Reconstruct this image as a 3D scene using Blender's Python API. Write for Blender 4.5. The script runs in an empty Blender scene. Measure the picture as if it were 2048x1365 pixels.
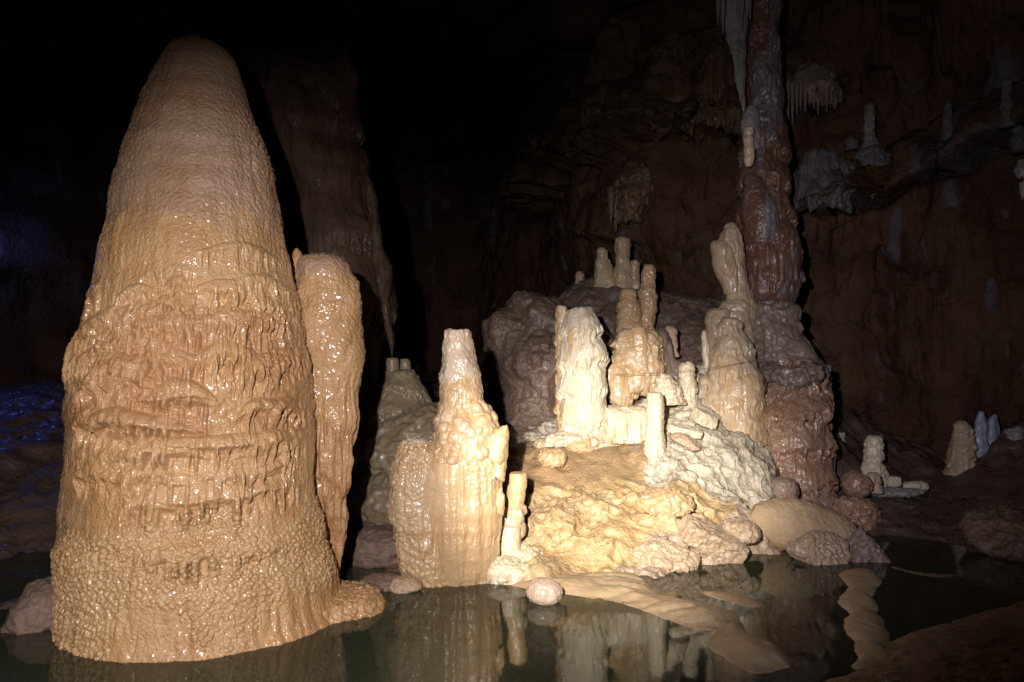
import bpy, math
import numpy as np

F = 1365.0            # focal length in pixels of the 2048 wide frame (24 mm on 36 mm)
CAMZ = 1.4
PITCH = math.atan((740 - 682.5) / F)
CP, SP = math.cos(PITCH), math.sin(PITCH)
sc = bpy.context.scene
COL = sc.collection

# ------------------------------------------------------------------ placement
def at(px, py, Y):
    """world point that stands at depth Y and shows at (px, py) of the 2048x1365 photograph"""
    a = (np.asarray(px, float) - 1024) / F
    b = -(np.asarray(py, float) - 682.5) / F
    s = Y / (CP - b * SP)
    return a * s, CAMZ + s * (SP + b * CP)

def ground(px, py, z=0.0):
    a = (px - 1024) / F
    b = -(py - 682.5) / F
    s = (z - CAMZ) / (SP + b * CP)
    return a * s, s * (CP - b * SP)

# ------------------------------------------------------------------ noise
def _hash(ix, iy, iz, seed):
    h = (ix.astype(np.uint32) * np.uint32(0x8da6b343)) ^ (iy.astype(np.uint32) * np.uint32(0xd8163841)) \
        ^ (iz.astype(np.uint32) * np.uint32(0xcb1ab31f)) ^ np.uint32((seed * 0x9E3779B1) & 0xffffffff)
    h ^= h >> np.uint32(13); h *= np.uint32(0x5bd1e995); h ^= h >> np.uint32(15)
    h *= np.uint32(0x2c1b3c6d); h ^= h >> np.uint32(12)
    return h

def _f(h):
    return (h & np.uint32(0xffffff)).astype(np.float32) / np.float32(0xffffff)

def vnoise(x, y, z, seed=0):
    ix = np.floor(x); iy = np.floor(y); iz = np.floor(z)
    fx = (x - ix).astype(np.float32); fy = (y - iy).astype(np.float32); fz = (z - iz).astype(np.float32)
    ix = ix.astype(np.int64); iy = iy.astype(np.int64); iz = iz.astype(np.int64)
    u = fx * fx * fx * (fx * (fx * 6 - 15) + 10)
    v = fy * fy * fy * (fy * (fy * 6 - 15) + 10)
    w = fz * fz * fz * (fz * (fz * 6 - 15) + 10)
    out = 0
    for dx in (0, 1):
        wx = u if dx else 1 - u
        for dy in (0, 1):
            wy = v if dy else 1 - v
            for dz in (0, 1):
                wz = w if dz else 1 - w
                out = out + wx * wy * wz * _f(_hash(ix + dx, iy + dy, iz + dz, seed))
    return out

def n3(P, s, seed=0, zs=1.0):
    x, y, z = P[..., 0] * s, P[..., 1] * s, P[..., 2] * s * zs
    # turn the lattice so that its axes never line up with the world's
    return vnoise(.36 * x + .48 * y - .80 * z, -.80 * x + .60 * y, .48 * x + .64 * y + .60 * z, seed)

def fbm(P, s, oct=4, seed=0, gain=.5, zs=1.0):
    a, t, out = 1.0, 0.0, 0
    for o in range(oct):
        out = out + a * (n3(P, s * 2.03 ** o, seed + o * 17, zs) - .5)
        t += a; a *= gain
    return out / t * 2      # about -1..1

def billow(P, s, seed=0, zs=1.0):
    return np.abs(2 * n3(P, s, seed, zs) - 1)

def worley(P, s, seed=0, zs=1.0):
    a, b_, c = P[..., 0] * s, P[..., 1] * s, P[..., 2] * s * zs
    x, y, z = .36 * a + .48 * b_ - .80 * c, -.80 * a + .60 * b_, .48 * a + .64 * b_ + .60 * c
    bx = np.floor(x - .5).astype(np.int64); by = np.floor(y - .5).astype(np.int64); bz = np.floor(z - .5).astype(np.int64)
    f1 = np.full(x.shape, 9., np.float32); f2 = f1.copy(); idv = np.zeros(x.shape, np.float32)
    for dx in (0, 1):
        for dy in (0, 1):
            for dz in (0, 1):
                cx, cy, cz = bx + dx, by + dy, bz + dz
                h = _hash(cx, cy, cz, seed)
                jx = _f(h) * .7 - .35 + .5
                h2 = h * np.uint32(0x85ebca6b) ^ (h >> np.uint32(7))
                jy = _f(h2) * .7 - .35 + .5
                h3 = h2 * np.uint32(0xc2b2ae35) ^ (h2 >> np.uint32(9))
                jz = _f(h3) * .7 - .35 + .5
                d = np.sqrt((cx + jx - x) ** 2 + (cy + jy - y) ** 2 + (cz + jz - z) ** 2).astype(np.float32)
                closer = d < f1
                f2 = np.where(closer, f1, np.minimum(f2, d))
                idv = np.where(closer, jx, idv)
                f1 = np.where(closer, d, f1)
    return f1, f2, (idv - .15) / .7

def domes(P, s, seed=0, zs=1.0):
    """rounded nodules, 0 in the grooves and 1 on the tops"""
    f1, f2, i = worley(P, s, seed, zs)
    d = np.clip(1 - (f1 / .58) ** 2, 0, 1)
    return np.sqrt(d + 4e-3) * (.6 + .4 * i)

def sstep(a, b, x):
    t = np.clip((x - a) / (b - a), 0, 1)
    return t * t * (3 - 2 * t)

# ------------------------------------------------------------------ meshes
def mesh_obj(name, V, faces, mat, origin=None, parent=None, attrs=None, smooth=True):
    V = np.asarray(V, np.float64)
    if origin is None:
        origin = np.array([V[:, 0].mean(), V[:, 1].mean(), V[:, 2].min()])
    origin = np.asarray(origin, float)
    me = bpy.data.meshes.new(name)
    quads = np.asarray(faces[0], np.int32).reshape(-1, 4) if len(faces[0]) else np.zeros((0, 4), np.int32)
    tris = np.asarray(faces[1], np.int32).reshape(-1, 3) if len(faces[1]) else np.zeros((0, 3), np.int32)
    me.vertices.add(len(V))
    me.vertices.foreach_set('co', (V - origin).astype(np.float32).ravel())
    nl = quads.size + tris.size
    me.loops.add(nl)
    me.loops.foreach_set('vertex_index', np.concatenate([quads.ravel(), tris.ravel()]).astype(np.int32))
    me.polygons.add(len(quads) + len(tris))
    st = np.concatenate([np.arange(len(quads)) * 4, quads.size + np.arange(len(tris)) * 3]).astype(np.int32)
    me.polygons.foreach_set('loop_start', st)
    me.update(calc_edges=True)
    me.validate()
    me.polygons.foreach_set('use_smooth', np.full(len(me.polygons), smooth))
    if attrs:
        for k, v in attrs.items():
            a = me.attributes.new(k, 'FLOAT', 'POINT')
            a.data.foreach_set('value', np.asarray(v, np.float32).ravel())
    me.materials.append(mat)
    o = bpy.data.objects.new(name, me)
    COL.objects.link(o)
    if parent is not None:
        o.parent = parent
        o.location = origin - np.array(parent.location)
    else:
        o.location = origin
    return o

def grid_faces(nv, nu, wrap):
    j = np.arange(nv - 1)[:, None]
    i = np.arange(nu if wrap else nu - 1)[None, :]
    i2 = (i + 1) % nu
    q = np.stack(np.broadcast_arrays(j * nu + i, (j + 1) * nu + i, (j + 1) * nu + i2, j * nu + i2), -1)
    return q.reshape(-1, 4)

def normals(P, wrap):
    if wrap:
        du = np.roll(P, -1, 1) - np.roll(P, 1, 1)
    else:
        du = np.gradient(P, axis=1)
    dv = np.gradient(P, axis=0)
    n = np.cross(dv, du)
    l = np.linalg.norm(n, axis=-1, keepdims=True)
    return n / np.maximum(l, 1e-9)

def tag(o, label, cat, group=None, kind=None):
    if label: o['label'] = label
    if cat: o['category'] = cat
    if group: o['group'] = group
    if kind: o['kind'] = kind
    return o

def thing(name, label, cat, loc, group=None):
    o = bpy.data.objects.new(name, None)
    o.empty_display_size = .1
    o.location = loc
    COL.objects.link(o)
    return tag(o, label, cat, group)

# ------------------------------------------------------------------ displacement recipes
def tiers(P, amp, H, scal=.1, cover=.35, seed=0, flute=.5, warp=.9, fing=.028):
    """flowstone shelves: lobes that swell downwards and break up into drip fingers over a fluted recess"""
    n1 = fbm(P, 1 / (2.6 * H), 3, seed + 3, zs=.6)
    bil = billow(P, 1 / scal, seed + 5, zs=.3)
    fl = billow(P, 1 / fing, seed + 21, zs=.10) * .7 + billow(P, 2.3 / fing, seed + 22, zs=.12) * .3
    big = sstep(.3, .7, n3(P, 1 / (1.6 * H), seed + 6, .5))
    phi = P[..., 2] / H + warp * n1 + .30 * bil * min(1, scal / H * 1.4) + .26 * (fl - .4) * min(1, .09 / H)
    k = np.floor(phi); f = phi - k
    Q = np.stack([P[..., 0], P[..., 1], k * 3.7 * H * 2.2], -1)
    a0 = sstep(cover - .15, cover + .25, n3(Q, 1 / (1.8 * H), seed + 9))
    Q[..., 2] = (k + 1) * 3.7 * H * 2.2
    a1 = sstep(cover - .15, cover + .25, n3(Q, 1 / (1.8 * H), seed + 9))
    fg = sstep(.18, .6, fl)
    b = (1 - f) ** 1.2 * a0 * (.5 + .5 * big) * (fg + (1 - fg) * sstep(0, .16, f))
    ln = .18 + .35 * n3(P, 1 / (.7 * H), seed + 8, .2)
    below = fg * sstep(1 - ln, 1, f) * a1 * (.5 + .5 * big)
    rec = (1 - fg) * sstep(.45, .95, f) * sstep(1.03, .95, f) * a1
    return amp * np.maximum(b, below) - amp * flute * rec * (.4 + .6 * big)

def flutes(P, s, seed=0, zs=.06):
    return billow(P, s, seed, zs) * .65 + billow(P, s * 2.3, seed + 4, zs) * .35

def formation(name, mat, Y, rows, label=None, cat=None, group=None, parent=None, depth=1.0, cap=.15,
              res=.01, seed=0, sm=.03, lump=(.012, 5), tier=None, flute=None, pop=None, fine=(.0025, 60),
              irregular=.08, extra=None, tilt=0.0, bottom=None, attrs=None, rock=None, inset=0.0, hem=None):
    rows = sorted(rows)
    py = np.array([r[0] for r in rows], float)
    xl, zl = at([r[1] for r in rows], py, Y)
    xr, zr = at([r[2] for r in rows], py, Y)
    z = (zl + zr) / 2
    pl, pr = np.arctan(depth * xl / Y), np.arctan(depth * xr / Y)      # the outline touches both tangents from the eye
    cx = Y / depth * np.tan((pl + pr) / 2)
    r = Y / depth / np.cos((pl + pr) / 2) * np.sin((pr - pl) / 2) - inset
    cy = np.full_like(z, Y)
    if bottom is not None and bottom < z[-1]:
        z = np.append(z, bottom); cx = np.append(cx, cx[-1]); r = np.append(r, r[-1] * 1.02); cy = np.append(cy, Y)
    # close the top
    f = np.array([.0, .35, .65, .88, .97])
    h = r[0] * cap * np.sqrt(np.clip(1 - f ** 2, 0, 1))
    z = np.concatenate([z[0] + h, z]); cx = np.concatenate([np.full(5, cx[0]), cx]); cy = np.concatenate([np.full(5, Y), cy])
    r = np.concatenate([r[0] * f, r])
    t = np.concatenate([[0], np.cumsum(np.hypot(np.diff(z), np.diff(r)) + 1e-6)])
    n = max(16, int(t[-1] / res))
    tt = np.linspace(0, t[-1], n)
    def rs(a):
        v = np.interp(tt, t, a)
        k = max(1, int(sm / (t[-1] / n)))
        if k > 1:
            ker = np.hanning(2 * k + 1); ker /= ker.sum()
            v = np.convolve(np.concatenate([2 * v[0] - v[k:0:-1], v, 2 * v[-1] - v[-2:-k - 2:-1]]), ker, 'valid')
        return v
    z, cx, cy, r = rs(z), rs(cx), rs(cy), np.maximum(rs(r), 0)
    zq = np.stack([0 * z + seed * 3.3, 0 * z, z], -1); ax_ = .10 * np.minimum(r, .12)
    cx = cx + ax_ * fbm(zq, 9, 2, seed + 80); cy = cy + ax_ * fbm(zq, 9, 2, seed + 81)
    r[0] = 1e-4
    rmax = r.max()
    nu = int(np.clip(2 * math.pi * rmax / res, 20, 1500))
    th = np.linspace(0, 2 * math.pi, nu, endpoint=False)[None, :]
    Cc = np.stack([np.cos(th) + 0 * r[:, None], np.sin(th) + 0 * r[:, None], 0 * th + (z / max(rmax, .05))[:, None] * .5], -1)
    rr = r[:, None] * (1 + irregular * fbm(Cc, 1.1, 2, seed + 50))
    P = np.stack([cx[:, None] + rr * np.cos(th), cy[:, None] + rr * depth * np.sin(th),
                  z[:, None] + 0 * th - tilt * (rr * np.sin(th))], -1)
    so = seed * 7.31
    if hem:
        g = np.stack([P[..., 0], P[..., 1], 0 * P[..., 0]], -1) + seed
        k_ = (1 - billow(g, hem[1], seed + 90)) ** 2 * .7 + (1 - billow(g, hem[1] * 2.3, seed + 91)) ** 2 * .5 - .35
        P[..., 2] -= hem[0] * k_ * (np.linspace(0, 1, n)[:, None] ** 3)
    def Q(): return P + so
    if rock:
        N = normals(P, True)
        d = 0
        for s_, a_ in rock:
            f1, f2, i = worley(Q(), s_, seed + 70)
            d = d + a_ * ((i - .5) * sstep(.0, .28, f2 - f1) + .6 * sstep(0, .5, f2 - f1))
        P = P + N * d[..., None]
    N = normals(P, True)
    D = lump[0] * fbm(Q(), lump[1], 3, seed)
    if tier: D = D + tiers(Q(), *tier[:4], seed=seed, warp=tier[4] if len(tier) > 4 else .9)
    if extra is not None: D = D + extra(P)
    P = P + N * D[..., None]
    N = normals(P, True)
    D = 0
    if flute: D = D + flute[0] * (flutes(Q(), flute[1], seed + 31) - .4)
    if pop:
        m = pop[2](P) if len(pop) > 2 else 1
        D = D + pop[0] * m * domes(Q(), 1 / pop[1], seed + 41)
    D = D + fine[0] * fbm(Q(), fine[1], 2, seed + 60)
    fade = np.clip(r / (3 * res + 1e-6), 0, 1)[:, None]
    P = P + N * (D * fade)[..., None]
    V = P.reshape(-1, 3)
    q = grid_faces(n, nu, True)
    top = V[:nu].mean(0); bot = V[-nu:].mean(0)
    V = np.concatenate([V, [top, bot]])
    i = np.arange(nu); i2 = (i + 1) % nu
    tr = np.concatenate([np.stack([i, i2, np.full(nu, n * nu)], -1)[:, [2, 0, 1]],
                         np.stack([(n - 1) * nu + i2, (n - 1) * nu + i, np.full(nu, n * nu + 1)], -1)[:, [2, 0, 1]]])
    at_ = None
    if attrs: at_ = {k: np.append(fn(P).ravel(), [0, 0]) for k, fn in attrs.items()}
    org = np.array([cx[-1], cy[-1], z[-1]])
    o = mesh_obj(name, V, (q, tr), mat, org, parent, at_)
    if label: tag(o, label, cat, group)
    return o

BOX = [((1, 0, 0), .66), ((-1, 0, 0), .66), ((0, 1, 0), .66), ((0, -1, 0), .66), ((0, 0, 1), .66), ((0, 0, -1), .66)]
def rock(name, mat, c, R, label=None, cat='rock', group=None, parent=None, seed=0, planes=9, cut=.72, rot=(0, 0, 0),
         res=.014, lump=(.06, 2.2), fine=(.006, 25), pop=None, attrs=None, flat=None, strat=0, flute=None, crag=.14):
    """boulder: a ball cut by planes, rounded off and roughened; R = three half axes, c = centre"""
    R = np.array(R, float)
    n = int(np.clip(math.pi * R.max() / res, 24, 420)); nu = int(n * 1.6)
    v = np.linspace(0, math.pi, n)[:, None]; u = np.linspace(0, 2 * math.pi, nu, endpoint=False)[None, :]
    D = np.stack([np.sin(v) * np.cos(u), np.sin(v) * np.sin(u), np.cos(v) + 0 * u], -1)
    rg = np.random.default_rng(seed + 1000)
    rad = np.ones(D.shape[:2])
    for k in range(planes):
        nn = rg.normal(size=3); nn /= np.linalg.norm(nn)
        d = cut + rg.random() * .22
        dot = D @ nn
        rad = np.where(dot > .05, np.minimum(rad, d / np.maximum(dot, .05)), rad)
    if flat is not None:
        for nn, d in flat:
            nn = np.array(nn, float); nn /= np.linalg.norm(nn)
            dot = D @ nn
            rad = np.where(dot > .05, np.minimum(rad, d / np.maximum(dot, .05)), rad)
    for _ in range(2):
        rad = (rad + np.roll(rad, 1, 1) + np.roll(rad, -1, 1)) / 3
        rad[1:-1] = (rad[1:-1] + rad[2:] + rad[:-2]) / 3
    rad[0] = rad[1].mean(); rad[-1] = rad[-2].mean()
    P = D * rad[..., None] * R
    ax, ay, az = rot
    Mx = np.array([[1, 0, 0], [0, math.cos(ax), -math.sin(ax)], [0, math.sin(ax), math.cos(ax)]])
    My = np.array([[math.cos(ay), 0, math.sin(ay)], [0, 1, 0], [-math.sin(ay), 0, math.cos(ay)]])
    Mz = np.array([[math.cos(az), -math.sin(az), 0], [math.sin(az), math.cos(az), 0], [0, 0, 1]])
    Nn = normals(P, True)
    m = R.mean()
    d = lump[0] * m * fbm(P + seed * 3.1, lump[1] / m, 4, seed)
    rg_ = 1 - np.abs(fbm(P + seed, 3.2 / m, 3, seed + 6)) * 2
    d = d + crag * m * (.6 * rg_ * np.abs(rg_) + .35 * fbm(P + seed, 5 / m, 3, seed + 8)) + .05 * crag * m * fbm(P + seed, 22 / m, 3, seed + 9)
    if strat:
        d = d + strat * (sstep(.3, .7, n3(P, .1, seed + 3, zs=140)) - .5)
    if flute: d = d + flute[0] * (flutes(P + seed, flute[1], seed) - .4)
    if pop: d = d + pop[0] * domes(P + seed, 1 / pop[1], seed + 2)
    d = d + fine[0] * fbm(P + seed, fine[1], 3, seed + 7)
    fade = np.sin(v) ** .3
    P = P + Nn * (d * fade + 0)[..., None]
    P = P @ (Mz @ My @ Mx).T + np.array(c)
    V = P.reshape(-1, 3)
    q = grid_faces(n, nu, True)
    o = mesh_obj(name, V, (q, []), mat, (c[0], c[1], V[:, 2].min()), parent)
    if label: tag(o, label, cat, group)
    return o

# ------------------------------------------------------------------ materials
def calcite(name, c1, c2, stain=None, stain_amt=.5, zones=(), rough=(.2, .42), streak=(22, 1.3), scale=2.2,
            bump=.5, bump_scale=70, sss=0.0, spec=.5, speck=None, grain=.003, coat=.75):
    m = bpy.data.materials.new(name); m.use_nodes = True
    nt = m.node_tree; N = nt.nodes; L = nt.links
    N.clear()
    out = N.new('ShaderNodeOutputMaterial'); b = N.new('ShaderNodeBsdfPrincipled')
    L.new(b.outputs[0], out.inputs[0])
    tc = N.new('ShaderNodeTexCoord')
    def noise(s, det=4, rough_=.55, vec=None, dist=0):
        n = N.new('ShaderNodeTexNoise'); n.inputs['Scale'].default_value = s
        n.inputs['Detail'].default_value = det; n.inputs['Roughness'].default_value = rough_
        n.inputs['Distortion'].default_value = dist
        L.new(vec if vec is not None else tc.outputs['Object'], n.inputs['Vector'])
        return n.outputs[0]
    def ramp(src, lo, hi, a=0.0, bb=1.0):
        r = N.new('ShaderNodeMapRange'); r.interpolation_type = 'SMOOTHSTEP'
        r.inputs[1].default_value = lo; r.inputs[2].default_value = hi
        r.inputs[3].default_value = a; r.inputs[4].default_value = bb
        L.new(src, r.inputs[0]); return r.outputs[0]
    def mix(fac, a, bb, mode='MIX'):
        x = N.new('ShaderNodeMix'); x.data_type = 'RGBA'; x.blend_type = mode
        if isinstance(fac, float): x.inputs[0].default_value = fac
        else: L.new(fac, x.inputs[0])
        for i, v in ((6, a), (7, bb)):
            if isinstance(v, tuple): x.inputs[i].default_value = (*v, 1)
            else: L.new(v, x.inputs[i])
        return x.outputs[2]
    def mul(a, k):
        x = N.new('ShaderNodeMath'); x.operation = 'MULTIPLY'; L.new(a, x.inputs[0])
        if isinstance(k, (int, float)): x.inputs[1].default_value = k
        else: L.new(k, x.inputs[1])
        return x.outputs[0]
    col = mix(ramp(noise(scale, 5, .6), .35, .65), c1, c2)
    for (attr, cz, cz2) in zones:
        at_ = N.new('ShaderNodeAttribute'); at_.attribute_name = attr
        x = N.new('ShaderNodeMath'); x.operation = 'ADD'
        L.new(at_.outputs['Fac'], x.inputs[0]); L.new(ramp(noise(6, 5, .65), .2, .8, -.25, .25), x.inputs[1])
        czc = mix(ramp(noise(5, 5, .6), .35, .65), cz, cz2)
        col = mix(ramp(x.outputs[0], .35, .65), col, czc)
    if stain:
        mp = N.new('ShaderNodeMapping'); L.new(tc.outputs['Object'], mp.inputs[0])
        mp.inputs['Scale'].default_value = (streak[0], streak[0], streak[1])
        s1 = ramp(noise(1, 4, .6, mp.outputs[0], .3), .45, .72)
        s2 = ramp(noise(1.7, 3), .38, .62)
        col = mix(mul(mul(s1, s2), stain_amt * 2), col, stain)
    col = mix(ramp(noise(1.3, 4, .6, None, .6), .46, .66, 0, .38), col, tuple(a * b for a, b in zip(c1, (.66, .56, .48))))
    # fine mottling of the mineral itself
    col = mix(ramp(noise(38, 4, .65), .3, .7, 0, .22), col, tuple(v * .62 for v in c2))
    if speck:
        col = mix(ramp(noise(speck[1], 3, .7), speck[2], speck[2] + .06), col, speck[0])
    L.new(col, b.inputs['Base Color'])
    L.new(ramp(noise(3.1, 4, .6), .3, .7, rough[0], rough[1]), b.inputs['Roughness'])
    b.inputs['Specular IOR Level'].default_value = spec
    if sss:
        b.inputs['Subsurface Weight'].default_value = sss
        b.inputs['Subsurface Radius'].default_value = (1, .55, .3)
        b.inputs['Subsurface Scale'].default_value = .02
    if bump:
        vo = N.new('ShaderNodeTexVoronoi'); vo.feature = 'F1'; vo.inputs['Scale'].default_value = bump_scale
        L.new(tc.outputs['Object'], vo.inputs['Vector'])
        x = N.new('ShaderNodeMath'); x.operation = 'ADD'
        L.new(noise(bump_scale * 1.6, 4, .6), x.inputs[0]); L.new(mul(vo.outputs[0], -.8), x.inputs[1])
        bp = N.new('ShaderNodeBump'); bp.inputs['Strength'].default_value = bump; bp.inputs['Distance'].default_value = grain
        L.new(x.outputs[0], bp.inputs['Height']); L.new(bp.outputs[0], b.inputs['Normal'])
        if coat:      # the film of water over the mineral
            L.new(ramp(noise(2.3, 3, .6), .36, .58, .25 * coat, coat), b.inputs['Coat Weight']); b.inputs['Coat Roughness'].default_value = .11; b.inputs['Coat IOR'].default_value = 1.4
            b2 = N.new('ShaderNodeBump'); b2.inputs['Strength'].default_value = bump * .5; b2.inputs['Distance'].default_value = grain * .6
            L.new(noise(bump_scale * .6, 2, .5), b2.inputs['Height']); L.new(b2.outputs[0], b.inputs['Coat Normal'])
    return m

TAN1, TAN2 = (.52, .282, .11), (.61, .37, .18)
M_TAN = calcite('tan_flowstone', TAN1, TAN2, (.36, .17, .075), .3, rough=(.16, .36), bump=.8, bump_scale=80, grain=.006, coat=1.0,
                zones=(('top', (.48, .31, .205), (.43, .27, .165)), ('band', (.45, .225, .09), (.52, .29, .135)), ('nodule', (.58, .365, .175), (.51, .295, .13))))
M_CREAM = calcite('cream_calcite', (.58, .37, .185), (.64, .46, .27), (.46, .24, .09), .55, rough=(.15, .36), bump=.7,
                  zones=(('pale', (.70, .565, .395), (.66, .51, .345)),))
M_WHITE = calcite('white_calcite', (.70, .59, .41), (.74, .65, .50), (.52, .33, .15), .8, coat=.25, rough=(.3, .5), bump=.5, bump_scale=60)
M_BEIGE = calcite('beige_calcite', (.50, .36, .21), (.58, .45, .29), (.36, .21, .09), .5, rough=(.2, .42), bump=.5)
M_BROWN = calcite('brown_flowstone', (.35, .205, .13), (.43, .28, .185), (.22, .115, .07), .6, rough=(.16, .34), bump=.6,
                  zones=(('pale', (.42, .33, .25), (.34, .27, .22)),))
M_RED = calcite('dark_red_flowstone', (.15, .072, .045), (.20, .108, .072), (.09, .04, .025), .6, coat=.3, rough=(.25, .45), bump=.8,
                zones=(('pale', (.24, .21, .2), (.17, .15, .155)),))
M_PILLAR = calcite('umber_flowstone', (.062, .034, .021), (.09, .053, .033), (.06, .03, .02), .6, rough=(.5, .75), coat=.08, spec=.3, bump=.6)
M_GREYB = calcite('grey_brown_rock', (.20, .145, .112), (.27, .20, .155), (.12, .085, .065), .4, coat=.3, rough=(.28, .5), bump=.8, bump_scale=30, grain=.006)
M_PURPLE = calcite('purple_grey_rock', (.135, .086, .058), (.185, .122, .086), (.09, .052, .038), .4, coat=.05, rough=(.3, .55), bump=1, bump_scale=26, grain=.01)
M_ROSE = calcite('rose_rock', (.47, .335, .215), (.56, .425, .295), (.33, .20, .11), .4, coat=.25, rough=(.35, .6), bump=.9, bump_scale=32, grain=.006)
M_SAND = calcite('sandy_calcite', (.50, .35, .205), (.57, .42, .265), (.42, .26, .13), .4, rough=(.55, .8), bump=.7, bump_scale=110, grain=.003, spec=.25, coat=0)
M_MUD = calcite('brown_mud', (.19, .125, .09), (.25, .17, .12), (.14, .085, .06), .4, rough=(.45, .7), bump=.7, bump_scale=80, grain=.004, spec=.3, coat=0)
M_OCHRE = calcite('ochre_dripstone', (.12, .075, .036), (.175, .115, .06), (.10, .06, .03), .5, rough=(.4, .65), coat=.1, bump=.6)
M_OLIVE = calcite('olive_tan_flowstone', (.25, .185, .11), (.33, .25, .155), (.16, .10, .055), .5, rough=(.25, .5), coat=.4, bump=.7)
M_ASH = calcite('ash_dripstone', (.20, .175, .16), (.27, .24, .22), (.12, .095, .08), .5, rough=(.4, .65), coat=.1, bump=.6)
M_MAUVE = calcite('mauve_rock', (.26, .18, .155), (.34, .25, .215), (.18, .11, .09), .5, rough=(.4, .65), coat=.1, bump=.9, bump_scale=30, grain=.006)
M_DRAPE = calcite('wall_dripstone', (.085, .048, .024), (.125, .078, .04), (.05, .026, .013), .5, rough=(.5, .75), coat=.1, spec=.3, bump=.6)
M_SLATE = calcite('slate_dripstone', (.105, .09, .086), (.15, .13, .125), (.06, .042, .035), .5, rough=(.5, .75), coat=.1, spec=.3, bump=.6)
M_BLUE = calcite('bluish_white_calcite', (.34, .38, .50), (.42, .44, .52), (.25, .26, .34), .4, rough=(.3, .5), bump=.5)
M_GREY = calcite('grey_calcite', (.30, .27, .255), (.40, .36, .33), (.22, .17, .14), .5, coat=.3, rough=(.28, .5), bump=.6)
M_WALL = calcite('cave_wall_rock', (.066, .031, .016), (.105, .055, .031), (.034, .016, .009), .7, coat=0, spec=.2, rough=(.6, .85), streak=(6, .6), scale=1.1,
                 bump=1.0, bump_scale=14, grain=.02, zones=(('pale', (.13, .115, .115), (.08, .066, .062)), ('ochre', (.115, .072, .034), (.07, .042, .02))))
M_FLOOR = calcite('cave_floor_rock', (.10, .068, .055), (.155, .10, .078), (.08, .045, .03), .5, coat=.25, rough=(.22, .5), bump=.9, bump_scale=24, grain=.01,
                  zones=(('silt', (.50, .55, .33), (.62, .65, .44)), ('tanbed', (.30, .18, .10), (.22, .13, .075))))
M_MOUND = calcite('mound_flowstone', (.17, .115, .09), (.225, .16, .125), (.12, .08, .055), .4, coat=.25, rough=(.2, .42), bump=1.0, bump_scale=50, grain=.007,
                  zones=(('orange', (.56, .365, .165), (.65, .475, .26)), ('mud', (.48, .32, .165), (.36, .23, .12)),
                         ('white', (.66, .57, .43), (.70, .63, .50)), ('rose', (.52, .37, .26), (.58, .44, .33))))

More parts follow.
